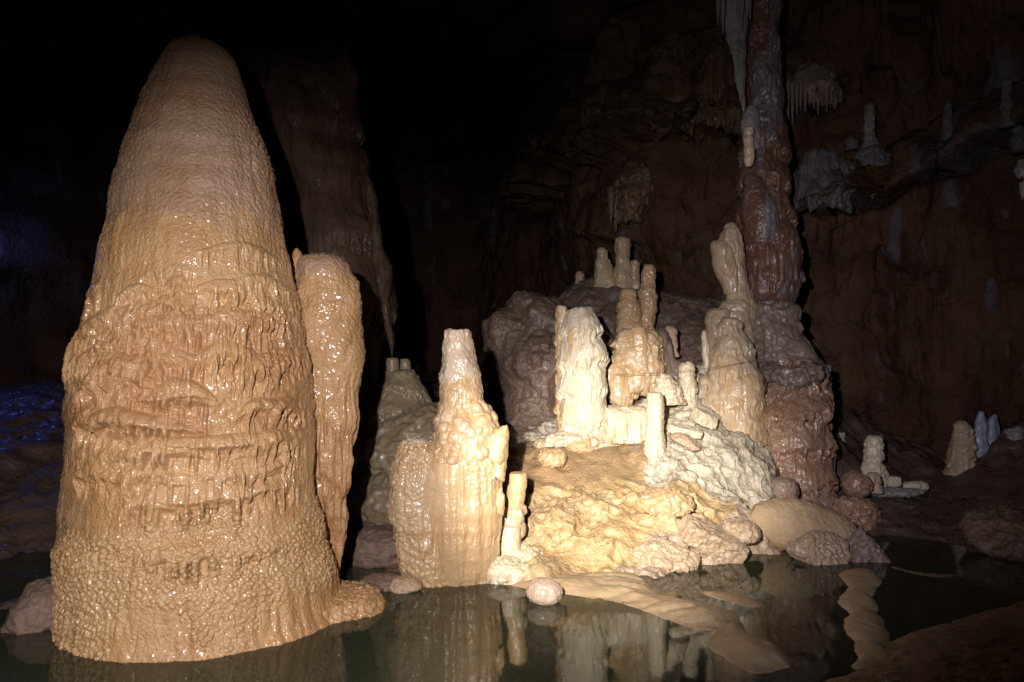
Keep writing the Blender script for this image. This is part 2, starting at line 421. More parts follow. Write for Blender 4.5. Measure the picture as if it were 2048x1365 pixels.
# ------------------------------------------------------------------ terrain
# (px, py, depth) of the photograph -> world; zone names the mineral that covers the spot
G = None
TP = [  # mound: water line and front bank
 (1010,1185,G,'white'),(1080,1160,G,'orange'),(1180,1150,G,'orange'),(1280,1150,G,'rose'),(1390,1128,G,'rose'),(1480,1112,G,'rose'),(1540,1090,G,'rose'),
 (1060,1110,4.86,'orange'),(1150,1105,4.88,'orange'),(1250,1105,4.9,'orange'),(1340,1090,4.95,'rose'),(1440,1060,5.12,'rose'),
 (1060,1060,5.06,'orange'),(1130,1048,5.10,'orange'),(1250,1045,5.14,'orange'),(1340,1030,5.22,'orange'),(1430,1020,5.28,'orange'),(1500,1030,5.35,'rose'),(1560,1030,5.55,'rose'),
 (1060,1000,5.36,'orange'),(1150,985,5.42,'orange'),(1250,980,5.46,'orange'),(1330,982,5.45,'orange'),(1400,985,5.5,'orange'),(1470,990,5.62,'white'),
 (1000,1090,5.0,'orange'),(1005,1040,5.2,'orange'),(1000,990,5.5,'mud'),(1000,945,5.8,'mud'),(1050,955,5.66,'mud'),(1150,950,5.72,'mud'),(1250,945,5.78,'mud'),(1320,950,5.7,'white'),
 (1020,905,6.0,'mud'),(1100,905,6.0,'mud'),(1200,900,6.05,'mud'),(1280,900,6.0,'mud'),(1345,920,5.75,'white'),(1410,935,5.75,'white'),(1470,935,5.9,'white'),(1650,1016,6.05,None),
 (1010,872,6.5,None),(1090,872,6.5,'white'),(1180,876,6.45,'white'),(1260,872,6.4,'white'),(1310,870,6.3,'white'),(1370,885,6.05,'white'),(1440,875,6.15,'white'),(1500,892,6.15,'white'),(1505,945,5.95,'white'),(1515,990,5.8,'white'),(1525,840,6.5,'white'),(1545,800,6.95,'white'),(1600,1016,5.9,None),(1600,1016,6.25,None),(1660,1016,6.3,None),(1590,1016,6.5,None),
 (1330,820,6.5,'white'),(1400,815,6.45,'white'),(1470,820,6.45,'white'),(1330,770,6.8,'white'),(1400,745,6.8,'white'),(1460,750,6.8,'white'),
 (1240,830,6.9,None),(1290,760,7.2,None),(1350,710,7.4,None),(1400,680,7.5,None),(1260,700,7.7,None),
 (1340,640,8.0,None),(1420,600,8.3,None),(1230,620,8.2,None),(1150,610,8.4,None),(1080,640,8.5,None),(1180,572,8.7,None),(1240,560,8.8,None),(1320,590,8.7,None),
 (1120,575,9.4,None),(1250,560,9.6,None),(1000,680,8.6,None),(960,760,8.3,None),(990,820,7.4,None),
 (1580,1010,6.6,None),(1580,780,7.2,None),(1640,860,7.2,None),(1600,1000,6.1,None),(1660,1000,6.2,None),(1580,700,7.7,None),
 # right hand bank
 (1690,985,6.6,None),(1760,975,6.9,None),(1830,972,7.1,None),(1900,945,7.6,None),(1980,945,7.8,None),(2060,930,8,None),
 (1720,1010,6.2,None),(1800,1010,6.4,None),(1900,1000,6.6,None),(2000,990,6.7,None),(1780,1075,G,None),(1880,1085,G,None),(1960,1105,G,None),(1850,1040,5.95,None),(1700,1075,5.5,None),
 (1950,1060,5.7,None),(2040,1060,5.6,None),(2060,1120,5.0,None),(1700,900,7.6,None),(1800,890,7.9,None),
 # left hand bank
 (720,1165,G,'tanbed'),(770,1180,G,'tanbed'),(740,1120,4.95,'tanbed'),(780,1080,5.2,None),(740,1040,5.35,None),(790,1000,5.6,None),(740,960,5.9,None),
 (800,930,6.0,None),(760,880,6.4,None),(850,900,6.4,None),(920,900,6.6,None),(760,830,7.0,None),(900,800,7.8,None),(1000,760,9.2,None),(850,780,9,None),
 (960,1000,5.6,None),(950,1100,5.0,None),(985,940,6.0,None),
 (60,1225,G,None),(-60,1200,G,None),(20,1150,4.9,None),(110,1160,5.0,None),(20,1080,5.3,None),(100,1060,5.5,None),(10,1000,5.8,None),(100,980,6.0,None),
 (20,920,6.3,None),(110,900,6.6,None),(20,850,7.0,None),(110,838,7.4,None),(300,820,7.6,None),(550,830,7.4,None),(-150,850,6.5,None),(400,1050,5.6,None),(600,1080,5.4,None),
]
tp = []
for px, py, Y, zn in TP:
    if Y is None:
        x, y = ground(px, py); z = -.01
    else:
        x, z = at(px, py, Y); y = Y
    tp.append((float(x), float(y), float(z), zn))
# the pool bed, and the floor beyond what the photograph shows
for x in (-2.6, -1.9, -1.2, -.5, .2, .9, 1.6, 2.3, 3.0):
    for y in (1.2, 2.2, 3.1, 3.8):
        tp.append((x, y, (-.55 if x < -.8 else -.17 if (x < 1.4 and y > 2) else -.38) - .03 * math.sin(x * 5 + y * 3), 'silt'))
for p in ((.5, 4.15, -.18), (1.2, 4.25, -.2), (1.9, 4.4, -.3), (2.6, 4.5, -.35), (3.1, 4.4, -.3), (-.4, 4.0, -.2), (0, 4.1, -.18), (3.3, 5.0, -.2), (2.7, 5.0, -.25), (3.0, 5.35, -.12)):
    tp.append((*p, 'silt'))
for p in ((.72, 3.2, -.2), (1.05, 3.45, -.14), (.45, 3.6, -.24), (.95, 2.9, -.24)):
    tp.append((*p, 'silt'))
for p in ((-3.6, 3.4, -.1), (-4, 2, .1), (-4, .5, .3), (3.9, 2.5, .15), (4.2, 1, .3), (4.3, 4.2, .25), (0, -.5, -.1), (-2, -.5, .1), (2, -.5, .1),
          (-5.5, 6, .9), (-5.5, 9, 1.2), (-2, 10, 1.2), (0, 11, 1.3), (5.5, 7.5, .9), (5, 6, .5), (-7, 4, .6), (6, 3, .5), (0, -3, .2), (5, -3, .5), (-5, -3, .5)):
    tp.append((*p, None))
TPX = np.array([t[:3] for t in tp]); TPZ = [t[3] for t in tp]
def _rbf_fit(c=.12, lam=.03):
    d = np.sqrt(((TPX[:, None, :2] - TPX[None, :, :2]) ** 2).sum(-1) + c * c)
    n = len(TPX)
    A = np.zeros((n + 1, n + 1)); A[:n, :n] = d - lam * np.eye(n); A[:n, n] = 1; A[n, :n] = 1
    return np.linalg.solve(A, np.append(TPX[:, 2], 0)), c
RW, RC = _rbf_fit()
def height(x, y):
    out = np.full(x.shape, RW[-1])
    for i in range(len(TPX)):
        out += RW[i] * np.sqrt((x - TPX[i, 0]) ** 2 + (y - TPX[i, 1]) ** 2 + RC * RC)
    return out
def zones(P, names):
    W = {n: 0. for n in names}; tot = 0
    for i in range(len(TPX)):
        w = 1 / (((P - TPX[i]) ** 2).sum(-1) + .01) ** 1.7
        tot = tot + w
        if TPZ[i] in W: W[TPZ[i]] = W[TPZ[i]] + w
    return {n: W[n] / tot for n in names}

def heightfield(x0, x1, y0, y1, res):
    nx = int((x1 - x0) / res); ny = int((y1 - y0) / res)
    X, Yy = np.meshgrid(np.linspace(x0, x1, nx), np.linspace(y0, y1, ny))
    Q = np.stack([X, Yy, 0 * X], -1)
    near = sstep(9.5, 8, Yy) * sstep(4, 4.6, Yy)
    wxx = near * (.16 * fbm(Q, 2.1, 3, 401) + .04 * fbm(Q, 7, 2, 402)); wyy = near * (.20 * fbm(Q, 2.4, 3, 403) + .05 * fbm(Q, 7, 2, 404))
    return np.stack([X, Yy, height(X + wxx, Yy + wyy)], -1)

MX0, MX1, MY0, MY1 = -.55, 3.0, 4.35, 9.3
# the floor of the cave
P = heightfield(-8.5, 7.5, -3.5, 17.0, .032)
zz = zones(P, ('silt', 'tanbed'))
inside = sstep(MX0 + .05, MX0 + .4, P[..., 0]) * sstep(MX1 - .05, MX1 - .4, P[..., 0]) * sstep(MY0 + .05, MY0 + .35, P[..., 1]) * sstep(MY1 - .05, MY1 - .4, P[..., 1])
P[..., 2] -= .22 * inside
N = normals(P, False)
wet = sstep(-.25, .1, P[..., 2])
D = .07 * fbm(P, 1.6, 4, 3) * (.3 + .7 * wet) + wet * (tiers(P, .05, .17, .22, .25, 5, .2) + .035 * domes(P, 5, 8) * sstep(.45, .6, n3(P, 1.1, 77)) + .012 * fbm(P, 14, 3, 9))
P = P + N * D[..., None]
o = mesh_obj('cave_floor', P.reshape(-1, 3), (grid_faces(P.shape[0], P.shape[1], False)[:, ::-1], []), M_FLOOR, (0, 5, -.5), None, {k: v for k, v in zz.items()})
tag(o, 'dark wet cave floor around and under the pool', None, kind='structure')

# the flowstone mound
P = heightfield(MX0, MX1, MY0, MY1, .0095)
zz = zones(P, ('orange', 'mud', 'white', 'rose'))
ed = sstep(MX0, MX0 + .25, P[..., 0]) * sstep(MX1, MX1 - .25, P[..., 0]) * sstep(MY0, MY0 + .2, P[..., 1]) * sstep(MY1, MY1 - .3, P[..., 1])
P[..., 2] -= .5 * (1 - ed)
N = normals(P, False)
rest = np.clip(1 - zz['mud'], 0, 1)
none = np.clip(1 - sum(zz.values()), 0, 1)
D = (.05 * fbm(P, 2.3, 4, 13) + .05 * fbm(P, 4.5, 3, 12) * rest) * (.3 + .7 * rest)
D += .03 * (fbm(np.stack([P[..., 0] * .5, P[..., 1] * .5, P[..., 2] * 1.5 + .4 * P[..., 0]], -1), 6, 3, 14)) * (zz['orange'] + zz['rose'])
P = P + N * D[..., None]
N = normals(P, False)
Wp = P + .035 * np.stack([fbm(P, 5, 2, 29), fbm(P, 5, 2, 30), fbm(P, 5, 2, 32)], -1)
D = .060 * domes(Wp, 8, 17) * zz['white'] + .030 * domes(P, 17, 18) * zz['white'] + .014 * domes(P, 31, 16) * zz['white'] + .008 * domes(P, 44, 19) * (zz['white'] + .4 * zz['rose'])
D += (.085 * domes(Wp, 5.5, 22, .8) * sstep(.25, .55, n3(P, 2.6, 23)) + .045 * domes(Wp, 11, 24) * sstep(.3, .6, n3(P, 4, 20)) + .010 * domes(P, 34, 21) * sstep(.45, .6, n3(P, 5, 36))) * (zz['orange'] + zz['rose'] * .9)
D += .016 * fbm(P, 9, 4, 25) * (.15 + .85 * rest) + (.04 * fbm(P, 5, 4, 26) + .02 * domes(Wp, 11, 27) + .008 * domes(P, 30, 37)) * none
D += .004 * fbm(P, 30, 3, 28) + .004 * fbm(np.stack([P[..., 0] * .25, P[..., 1], P[..., 2] * 2], -1), 22, 3, 38) * zz['mud']
lim = np.clip(N[..., 2] * 1.6, .75, 1)
P = P + N * (D * lim)[..., None]
o = mesh_obj('flowstone_mound', P.reshape(-1, 3), (grid_faces(P.shape[0], P.shape[1], False)[:, ::-1], []), M_MOUND, (1.6, 5.5, -.4), None, dict(zz, orange=np.clip(zz['orange'] + zz['mud'] + .6 * zz['rose'] + .5 * zz['white'], 0, 1)))
tag(o, 'large lumpy flowstone mound with orange front, muddy terrace and white crusted slope', 'flowstone mound')

# ------------------------------------------------------------------ cave wall and roof
WP = np.array([(-8.0, -3.2), (-8.2, 3), (-8.1, 7.5), (-7.2, 10.8), (-4.5, 15.5), (-1, 16.2), (.9, 14.6), (1.3, 10.6), (2.2, 9.5), (3.4, 9.2), (4.4, 8.9), (5.4, 8.5), (6.2, 7.4), (6.9, 5.5), (7.2, 2), (7.0, -3.2)], float)
seg = np.hypot(*np.diff(WP, axis=0).T); sw = np.concatenate([[0], np.cumsum(seg)])
n = 620; m = 250
ss = np.concatenate([np.linspace(0, sw[5], 150)[:-1], np.linspace(sw[5], sw[13], 700)[:-1], np.linspace(sw[13], sw[-1], 60)])
def sm_(v, k=22):
    ker = np.hanning(2 * k + 1); ker /= ker.sum()
    return np.convolve(np.pad(v, k, 'edge'), ker, 'valid')
wx = sm_(np.interp(ss, sw, WP[:, 0])); wy = sm_(np.interp(ss, sw, WP[:, 1]))
zs_ = np.linspace(-.8, 7.2, 420)
lean = .05 * (zs_ - 1)
P = np.stack([wx[None, :] + 0 * zs_[:, None], wy[None, :] + 0 * zs_[:, None], zs_[:, None] + 0 * wx[None, :]], -1)
tx = np.gradient(wx); ty = np.gradient(wy); tl = np.hypot(tx, ty)
NI = np.stack([ty / tl, -tx / tl, 0 * tx], -1)[None]      # into the cave
D = .5 * fbm(P, .45, 3, 31) + .10 * (flutes(P, 1.6, 34, .25) - .4) + lean[:, None]
D += tiers(P, .14, .9, .5, .42, 33, .5, 1.6, .16) + .16 * fbm(P, 1.3, 3, 35)
# the overhanging curtain mass high on the left of the red column
def bulge(px0, px1, py, Y, A, H, slope=0., seed=0, scal=.1, shelf=False):
    xa, z0 = at(px0, py, Y); xb, _ = at(px1, py, Y)
    x = P[..., 0]; w = sstep(xa - .12, xa + .1, x) * sstep(xb + .25, xb - .15, x) * sstep(5, 6.5, P[..., 1])
    ze = z0 + slope * (x - xa) - scal * billow(P, 3.2, seed, .2) - scal * .5 * billow(P, 8, seed + 1, .1) + .12 * fbm(P, 1.2, 2, seed + 2)
    s = P[..., 2] - ze
    prof = (1 - .35 * np.clip(s / H, 0, 1)) * sstep(H + .12, H - .02, s) if shelf else np.exp(-np.clip(s, 0, 9) / H)
    return w * A * prof * sstep(-.07, .06, s)
b1 = bulge(1165, 1480, 250, 9.0, 1.0, 1.6, .05, 41, .30)
b2 = bulge(1600, 2300, 425, 7.9, .95, .50, .26, 43, .10, True)
b3 = bulge(1225, 1300, 430, 9.2, .4, .5, -.3, 45, .14)
b4 = bulge(1575, 1680, 215, 8.6, .5, .3, 0, 47, .12)
D += np.maximum(np.maximum(b1, b2), np.maximum(b3, b4))
P = P + NI * D[..., None]
WPB = P
N = normals(P, False)
N = np.where((N * NI).sum(-1, keepdims=True) < 0, -N, N)
under = sstep(.15, -.5, N[..., 2])
drip = sstep(.35, .6, n3(P, .8, 51)) * .03 * flutes(P, 9, 52) + .02 * flutes(P, 22, 53) * sstep(.4, .6, n3(P, 1.3, 54))
D = .085 * fbm(P, 2.0, 4, 55) - .05 * sstep(.07, .0, np.abs(fbm(P, 1.1, 3, 48, .5, .6))) * sstep(.4, .6, n3(P, .7, 49)) + drip + .010 * fbm(P, 11, 4, 56, .6) + .20 * np.clip(b1, 0, 1) * (flutes(P, 3.2, 57, .16) - .4) + .10 * sstep(.9, 1.6, WPB[..., 0]) * (flutes(P, 2.4, 59, .14) - .4) * sstep(.35, .6, n3(P, .8, 60))
P = P + N * D[..., None]
WQ = P.reshape(-1, 3)
pale = np.clip(sstep(.05, .4, b2 / .75) * sstep(.35, .65, n3(P, 1.6, 61, .5) + .12) * sstep(4.6, 3.2, P[..., 2]) + .8 * sstep(.60, .85, n3(P, 7, 62, .10)) * sstep(.45, .7, n3(P, 1.3, 63, .5)), 0, 1)
ochre = np.clip(sstep(.1, .5, b1 / .75) * .8 + sstep(.1, .4, b3) + sstep(.1, .3, b4), 0, 1)
q = grid_faces(P.shape[0], P.shape[1], False)
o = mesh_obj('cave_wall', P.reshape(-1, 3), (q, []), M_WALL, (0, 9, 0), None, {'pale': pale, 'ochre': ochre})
tag(o, 'dark red brown cave wall closing the chamber behind the mound', None, kind='structure')
WD = WQ[:, 1] * CP + (WQ[:, 2] - CAMZ) * SP
ok_ = (WQ[:, 1] > 4) & (WD > 1)
WQ = WQ[ok_]; WD = WD[ok_]
WPX = 1024 + F * WQ[:, 0] / WD; WPY = 682.5 - F * (-WQ[:, 1] * SP + (WQ[:, 2] - CAMZ) * CP) / WD
def wall_depth(px, py):
    """depth of the wall surface where the formation grows from it"""
    d = np.hypot(WPX - px, WPY - py)
    return float(WQ[d < d.min() + 7, 1].min())
# roof
X, Yy = np.meshgrid(np.linspace(-9, 8, 170), np.linspace(-3.8, 17.5, 170))
P = np.stack([X, Yy, 6.3 + .5 * fbm(np.stack([X, Yy, 0 * X], -1), .5, 4, 71) - .35 * domes(np.stack([X, Yy, 0 * X], -1), 1.2, 72)], -1)
o = mesh_obj('cave_ceiling', P.reshape(-1, 3), (grid_faces(170, 170, False), []), M_WALL, (0, 5, 6))
tag(o, 'unlit rock roof of the chamber', None, kind='structure')

# ------------------------------------------------------------------ water
mw = bpy.data.materials.new('pool_water'); mw.use_nodes = True
nt = mw.node_tree; nt.nodes.clear()
out = nt.nodes.new('ShaderNodeOutputMaterial'); mixn = nt.nodes.new('ShaderNodeMixShader')
tr = nt.nodes.new('ShaderNodeBsdfTransparent'); tr.inputs[0].default_value = (.84, .97, .76, 1)
sed = nt.nodes.new('ShaderNodeBsdfDiffuse'); sed.inputs[0].default_value = (.38, .42, .25, 1)   # suspended silt
murk = nt.nodes.new('ShaderNodeMixShader'); murk.inputs[0].default_value = .10
gl = nt.nodes.new('ShaderNodeBsdfGlossy'); gl.inputs['Roughness'].default_value = .045
fr = nt.nodes.new('ShaderNodeFresnel'); fr.inputs[0].default_value = 1.46
tc = nt.nodes.new('ShaderNodeTexCoord'); no = nt.nodes.new('ShaderNodeTexNoise'); no.inputs['Scale'].default_value = 5; no.inputs['Detail'].default_value = 2
bp = nt.nodes.new('ShaderNodeBump'); bp.inputs['Strength'].default_value = .06; bp.inputs['Distance'].default_value = .01
L = nt.links.new
L(tc.outputs['Object'], no.inputs['Vector']); L(no.outputs[0], bp.inputs['Height']); L(bp.outputs[0], gl.inputs['Normal']); L(bp.outputs[0], fr.inputs['Normal'])
L(fr.outputs[0], mixn.inputs[0]); L(tr.outputs[0], murk.inputs[1]); L(sed.outputs[0], murk.inputs[2]); L(murk.outputs[0], mixn.inputs[1]); L(gl.outputs[0], mixn.inputs[2]); L(mixn.outputs[0], out.inputs[0])
X, Yy = np.meshgrid(np.linspace(-5, 5.5, 22), np.linspace(-1, 7, 17))
o = mesh_obj('pool_water', np.stack([X, Yy, 0 * X], -1).reshape(-1, 3), (grid_faces(17, 22, False)[:, ::-1], []), mw, (0, 3, 0))
tag(o, 'still murky green pool in the foreground', None, kind='structure')

# ------------------------------------------------------------------ the great stalagmite on the left
SHELVES = [  # px, py of the broken edge, half width, swell, height of swell, sag
 (440,492,70,.014,.06,-.01),(530,530,50,.010,.06,-.03),(420,592,60,.026,.09,.0),(520,606,70,.026,.10,-.05),(350,622,60,.026,.09,.02),
 (310,548,60,.010,.08,-.02),(250,640,90,.02,.1,.02),(330,668,130,.028,.09,.02),(470,648,80,.03,.1,-.03),
 (225,770,90,.055,.16,-.03),(340,800,75,.045,.12,-.03),(300,735,60,.03,.08,-.02),(500,745,60,.04,.1,-.03),(430,720,70,.03,.09,-.03),(560,720,50,.03,.12,-.04),
 (505,838,60,.06,.10,-.035),(600,800,50,.05,.12,-.04),(265,862,115,.055,.09,-.025),(160,870,60,.03,.1,0),(420,905,170,.055,.09,-.03),(320,922,90,.05,.09,-.02),(560,925,70,.05,.13,-.04),
 (290,965,110,.03,.07,-.01),(500,965,110,.035,.07,-.02),(180,960,60,.02,.08,0),(400,1015,150,.040,.11,.02),(300,1020,60,.03,.09,0),(540,1010,90,.028,.1,.03),
 (370,1125,75,.034,.10,.015),(470,1120,80,.018,.10,.02),(250,1110,90,.012,.1,.02)]
SH = []
_r = np.random.default_rng(5)
for _ in range(46):        # smaller caps between the big ones
    SHELVES.append((130 + 490 * _r.random(), 560 + 430 * _r.random(), 22 + 40 * _r.random(), .014 + .016 * _r.random(), .05 + .05 * _r.random(), -.02 * _r.random()))
for px, py, hw, A, H, cv in SHELVES:
    x0, z0 = at(px, py, 3.42); x1, _ = at(px + hw, py, 3.42)
    SH.append((float(x0), float(z0), float(x1 - x0), A, H, cv))
big_rows = [(82,360,425),(88,345,440),(97,334,456),(120,322,472),(160,301,489),(200,281,505),(240,264,520),(300,242,538),(360,226,552),(420,213,562),(480,203,572),(540,190,585),
 (600,172,598),(660,155,610),(700,141,616),(760,128,620),(830,120,622),(900,117,625),(960,113,630),(1020,107,640),(1080,103,654),(1140,101,668),(1200,100,684),(1225,96,700),(1300,92,705)]
_t = [(at(a, p, 4.0), at(b, p, 4.0)) for p, a, b in big_rows[::-1]]
_bz = np.array([float(q[0][1]) for q in _t]); _bx = np.array([float(q[0][0] + q[1][0]) / 2 for q in _t]) + .02; _br = np.array([float(q[1][0] - q[0][0]) / 2 for q in _t])
def XC(z): return np.interp(z, _bz, _bx)
def RC_(z): return np.interp(z, _bz, _br)
def big_extra(P):
    x, z = P[..., 0], P[..., 2]
    D = np.zeros(x.shape); rec = np.zeros(x.shape)
    fl = billow(P, 35, 83, .09) * .65 + billow(P, 66, 80, .14) * .35
    bil = billow(P, 9, 81, .5)
    wob = .05 * fbm(P, 3.5, 3, 84)
    face = sstep(.97, .80, np.abs(x - XC(z)) / RC_(z))       # the swellings die out towards the flanks
    brk = sstep(.25, .6, n3(P, 7, 79, .8))
    fg = sstep(.20, .62, fl)
    lnv = .55 + .9 * n3(P, 9, 73, .15)
    for i, (x0, z0, w, A, H, cv) in enumerate(SH):
        u = (x - x0) / w + .12 * (brk - .5)
        wu = np.sqrt(np.clip(1 - u * u, 0, 1))
        ze = z0 + cv * u * u + wob * 1.3 - .012 * bil
        s = z - ze
        up = np.sqrt(np.clip(1 - u * u - (np.clip(s, 0, 9) / H) ** 2, 0, 1))
        Lf = .10 * lnv + .02
        dn = wu * fg * sstep(-Lf, .0, s)
        D = np.maximum(D, A * np.where(s > 0, up * (fg + (1 - fg) * sstep(0, .035, s)), dn))
        rec = np.maximum(rec, wu * (1 - fg) * sstep(-1.25 * Lf, -.2 * Lf, s) * sstep(.015, -.02, s) * min(1, A / .03))
    D = (D * (1.0 + .3 * domes(P, 15, 78, .8)) - .025 * rec) * face
    # long fluted band in the middle of the face
    band = sstep(float(at(0, 770, 3.4)[1]), float(at(0, 740, 3.4)[1]), z) * sstep(float(at(0, 640, 3.4)[1]), float(at(0, 680, 3.4)[1]), z)
    D = D + band * .034 * (flutes(P, 22, 85, .08) - .4)
    low = sstep(1.0, .9, z)
    D = D + .022 * (flutes(P, 13, 72, .07) - .4) * sstep(.42, .2, z) + .011 * (flutes(P, 16, 86, .10) - .4) * sstep(.25, .6, n3(P, 3, 87) + .3 * low)
    # bands of growth
    D = D + .007 * (fbm(np.stack([x * .35, P[..., 1] * .35, z], -1), 7.5, 3, 88)) * sstep(2.3, 1.6, z)
    D = D + .012 * domes(P + .02 * np.stack([fbm(P, 7, 2, 76), fbm(P, 7, 2, 75), 0 * z], -1), 19, 77, .75) * sstep(.42, .6, n3(P, 2.4, 74)) * sstep(2.0, 1.7, z) * sstep(.7, .9, z)
    return D
def node_mask(P):
    z = P[..., 2]; x = P[..., 0]
    up = .66 + .22 * (x + 1.9) + .10 * fbm(P, 4, 3, 91)
    edge = sstep(.0, .08, up - z)
    pat = sstep(.44, .58, n3(P, 2.4, 92, .8) + .10 * fbm(P, 8, 2, 93) + .16 * sstep(.32, .6, z) * sstep(-2.3, -1.6, x) - .10 * sstep(.30, .12, z))
    rim = sstep(2.3, 2.7, z) * sstep(-1.7, -1.42, x) * .8        # nodules along the right shoulder
    return np.maximum(np.maximum(edge * (pat * .92 + .08), rim), .06 + .20 * sstep(1.5, 1.8, z) * (.5 + .5 * sstep(.35, .6, n3(P, 3, 71))))
o = formation('great_stalagmite', M_TAN, 4.0, big_rows, 'huge tan stalagmite standing in the pool, tallest and nearest of all', 'stalagmite',
              depth=.85, cap=.22, res=.004, seed=1, sm=.05, lump=(.022, 3.2), irregular=.03, extra=big_extra,
              pop=(.015, .025, node_mask), fine=(.0025, 75), bottom=-.6, inset=.010,
              attrs={'top': lambda P: sstep(1.9, 2.5, P[..., 2]) * .9, 'band': lambda P: sstep(.98, 1.15, P[..., 2]) * sstep(1.85, 1.6, P[..., 2]) * (.25 + .9 * sstep(.4, .6, n3(P, 3.4, 61, .6))), 'nodule': lambda P: sstep(.2, .7, node_mask(P)) * .8 * sstep(1.0, .8, P[..., 2])})
M_LOBE = M_TAN
def lobe_extra(P):
    z = P[..., 2]
    low = sstep(1.45, 1.1, z)
    return low * (.10 * (billow(P, 5.5, 95, .03) - .4) + .055 * (flutes(P, 12, 94, .04) - .4) + tiers(P, .028, .4, .12, .45, 96, .4, 1.6)) + .02 * fbm(P, 4, 3, 97)
root = thing('fluted_stalagmite', 'shorter fluted tan stalagmite leaning against the right flank of the huge one', 'stalagmite', (*(at(675, 1180, 4.32)[0:1]), 4.32, -.1))
formation('flowstone_body', M_TAN, 4.32, [(512,618,668),(516,604,682),(530,592,698),(570,586,714),(620,584,722),(660,586,728),(700,588,727),(760,590,724),(850,596,719),(950,602,711),(1050,622,703),(1120,642,694),(1160,656,690),(1185,652,700)],
          parent=root, depth=.8, cap=.2, res=.006, seed=2, sm=.03, lump=(.02, 5), irregular=.1, extra=lobe_extra, pop=(.006, .026, lambda P: sstep(1.1, 1.5, P[..., 2]) * .9 + .05), bottom=-.15, fine=(.003, 60),
          attrs={'top': lambda P: sstep(1.85, 2.1, P[..., 2]) * .8, 'band': lambda P: .75 * sstep(1.4, .9, P[..., 2])})
formation('knob', M_TAN, 4.3, [(497,590,597),(505,586,603),(520,584,608),(560,584,612)], parent=root, res=.006, seed=3, lump=(.006, 14), sm=.01)
# foot of the great stalagmite reaching into the pool
rock('foot_mound', M_TAN, (*ground(690, 1215), -.02), (.22, .3, .13), 'low tan flowstone apron at the right foot of the huge stalagmite', 'flowstone', seed=4, planes=3, pop=(.012, .03), res=.007)
rock('foot_mound', M_MUD, (*ground(95, 1238), .02), (.2, .22, .20), 'small muddy mound at the left foot of the huge stalagmite', 'flowstone', seed=5, planes=3, res=.01)

# ------------------------------------------------------------------ umber pillar behind it
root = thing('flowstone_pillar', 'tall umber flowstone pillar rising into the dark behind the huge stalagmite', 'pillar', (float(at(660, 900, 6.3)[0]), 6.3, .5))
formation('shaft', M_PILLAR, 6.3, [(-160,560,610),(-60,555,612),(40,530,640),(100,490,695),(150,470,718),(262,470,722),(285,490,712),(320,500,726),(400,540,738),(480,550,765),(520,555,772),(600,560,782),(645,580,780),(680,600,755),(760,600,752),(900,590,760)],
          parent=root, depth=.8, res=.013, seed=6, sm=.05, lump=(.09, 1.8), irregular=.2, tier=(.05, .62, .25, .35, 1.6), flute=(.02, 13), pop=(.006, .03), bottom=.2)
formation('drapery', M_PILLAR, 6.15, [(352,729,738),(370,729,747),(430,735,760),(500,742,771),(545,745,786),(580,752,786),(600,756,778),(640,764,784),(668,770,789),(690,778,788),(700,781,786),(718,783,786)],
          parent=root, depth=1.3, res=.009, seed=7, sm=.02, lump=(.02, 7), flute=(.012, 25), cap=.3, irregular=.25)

# ------------------------------------------------------------------ twin stubs on a cone
root = thing('twin_topped_stalagmite', 'dim olive brown conical stalagmite with two flat stubs on top beside the umber pillar', 'stalagmite', (float(at(800, 880, 6.1)[0]), 6.1, .6))
formation('cone', M_OLIVE, 6.1, [(745,766,828),(760,764,838),(790,748,852),(820,735,868),(850,722,884),(900,700,910),(940,690,930)], parent=root, res=.011, seed=8, lump=(.02, 4), tier=(.05, .22, .2, .2), bottom=.2, pop=(.008, .05))
formation('stub', M_OLIVE, 6.05, [(717,773,797),(722,771,798),(755,768,800)], parent=root, res=.008, seed=9, cap=.05, sm=.006, lump=(.006, 12))
formation('stub', M_OLIVE, 6.15, [(718,800,818),(724,799,821),(755,797,826)], parent=root, res=.008, seed=10, cap=.05, sm=.006, lump=(.006, 12))
cx, cz = at(850, 905, 5.75)
rock('domed_boulder', M_OLIVE, (cx, 5.9, cz), (.62, .45, .38), 'smooth domed grey brown boulder behind the cream stalagmite', 'boulder', seed=11, planes=2, rot=(0, -.12, 0), lump=(.05, 2), pop=(.004, .03))
cx, cz = at(800, 1010, 5.3)
rock('ledge_boulder', M_OLIVE, (cx, 5.55, cz), (.42, .35, .24), 'dim rounded ledge rock between the huge stalagmite and the cream one', 'boulder', seed=12, planes=3, lump=(.08, 2.5), pop=(.01, .06))
cx, cz = at(770, 1100, 4.95)
rock('ledge_boulder', M_MUD, (cx, 5.1, cz - .03), (.33, .25, .14), 'flat muddy step rock in the shadow beside the cream stalagmite', 'boulder', seed=13, planes=3, lump=(.1, 2.5), strat=.03)
for i, (px, py, r, lab) in enumerate(((760, 1165, .085, 'small brown lump at the water beside the cream stalagmite foot'), (805, 1168, .075, 'flat tan lump touching the left foot of the cream stalagmite'), (722, 1182, .07, 'little wet lump beside the foot of the fluted stalagmite'))):
    x, y = ground(px, py + 14)
    rock('pebble_mound', M_SAND if i == 1 else M_MUD, (x, y + .04, .02), (r * 1.6, r * 1.2, r * .7), lab, 'rock', seed=14 + i, planes=3, pop=(.008, .03), res=.007)

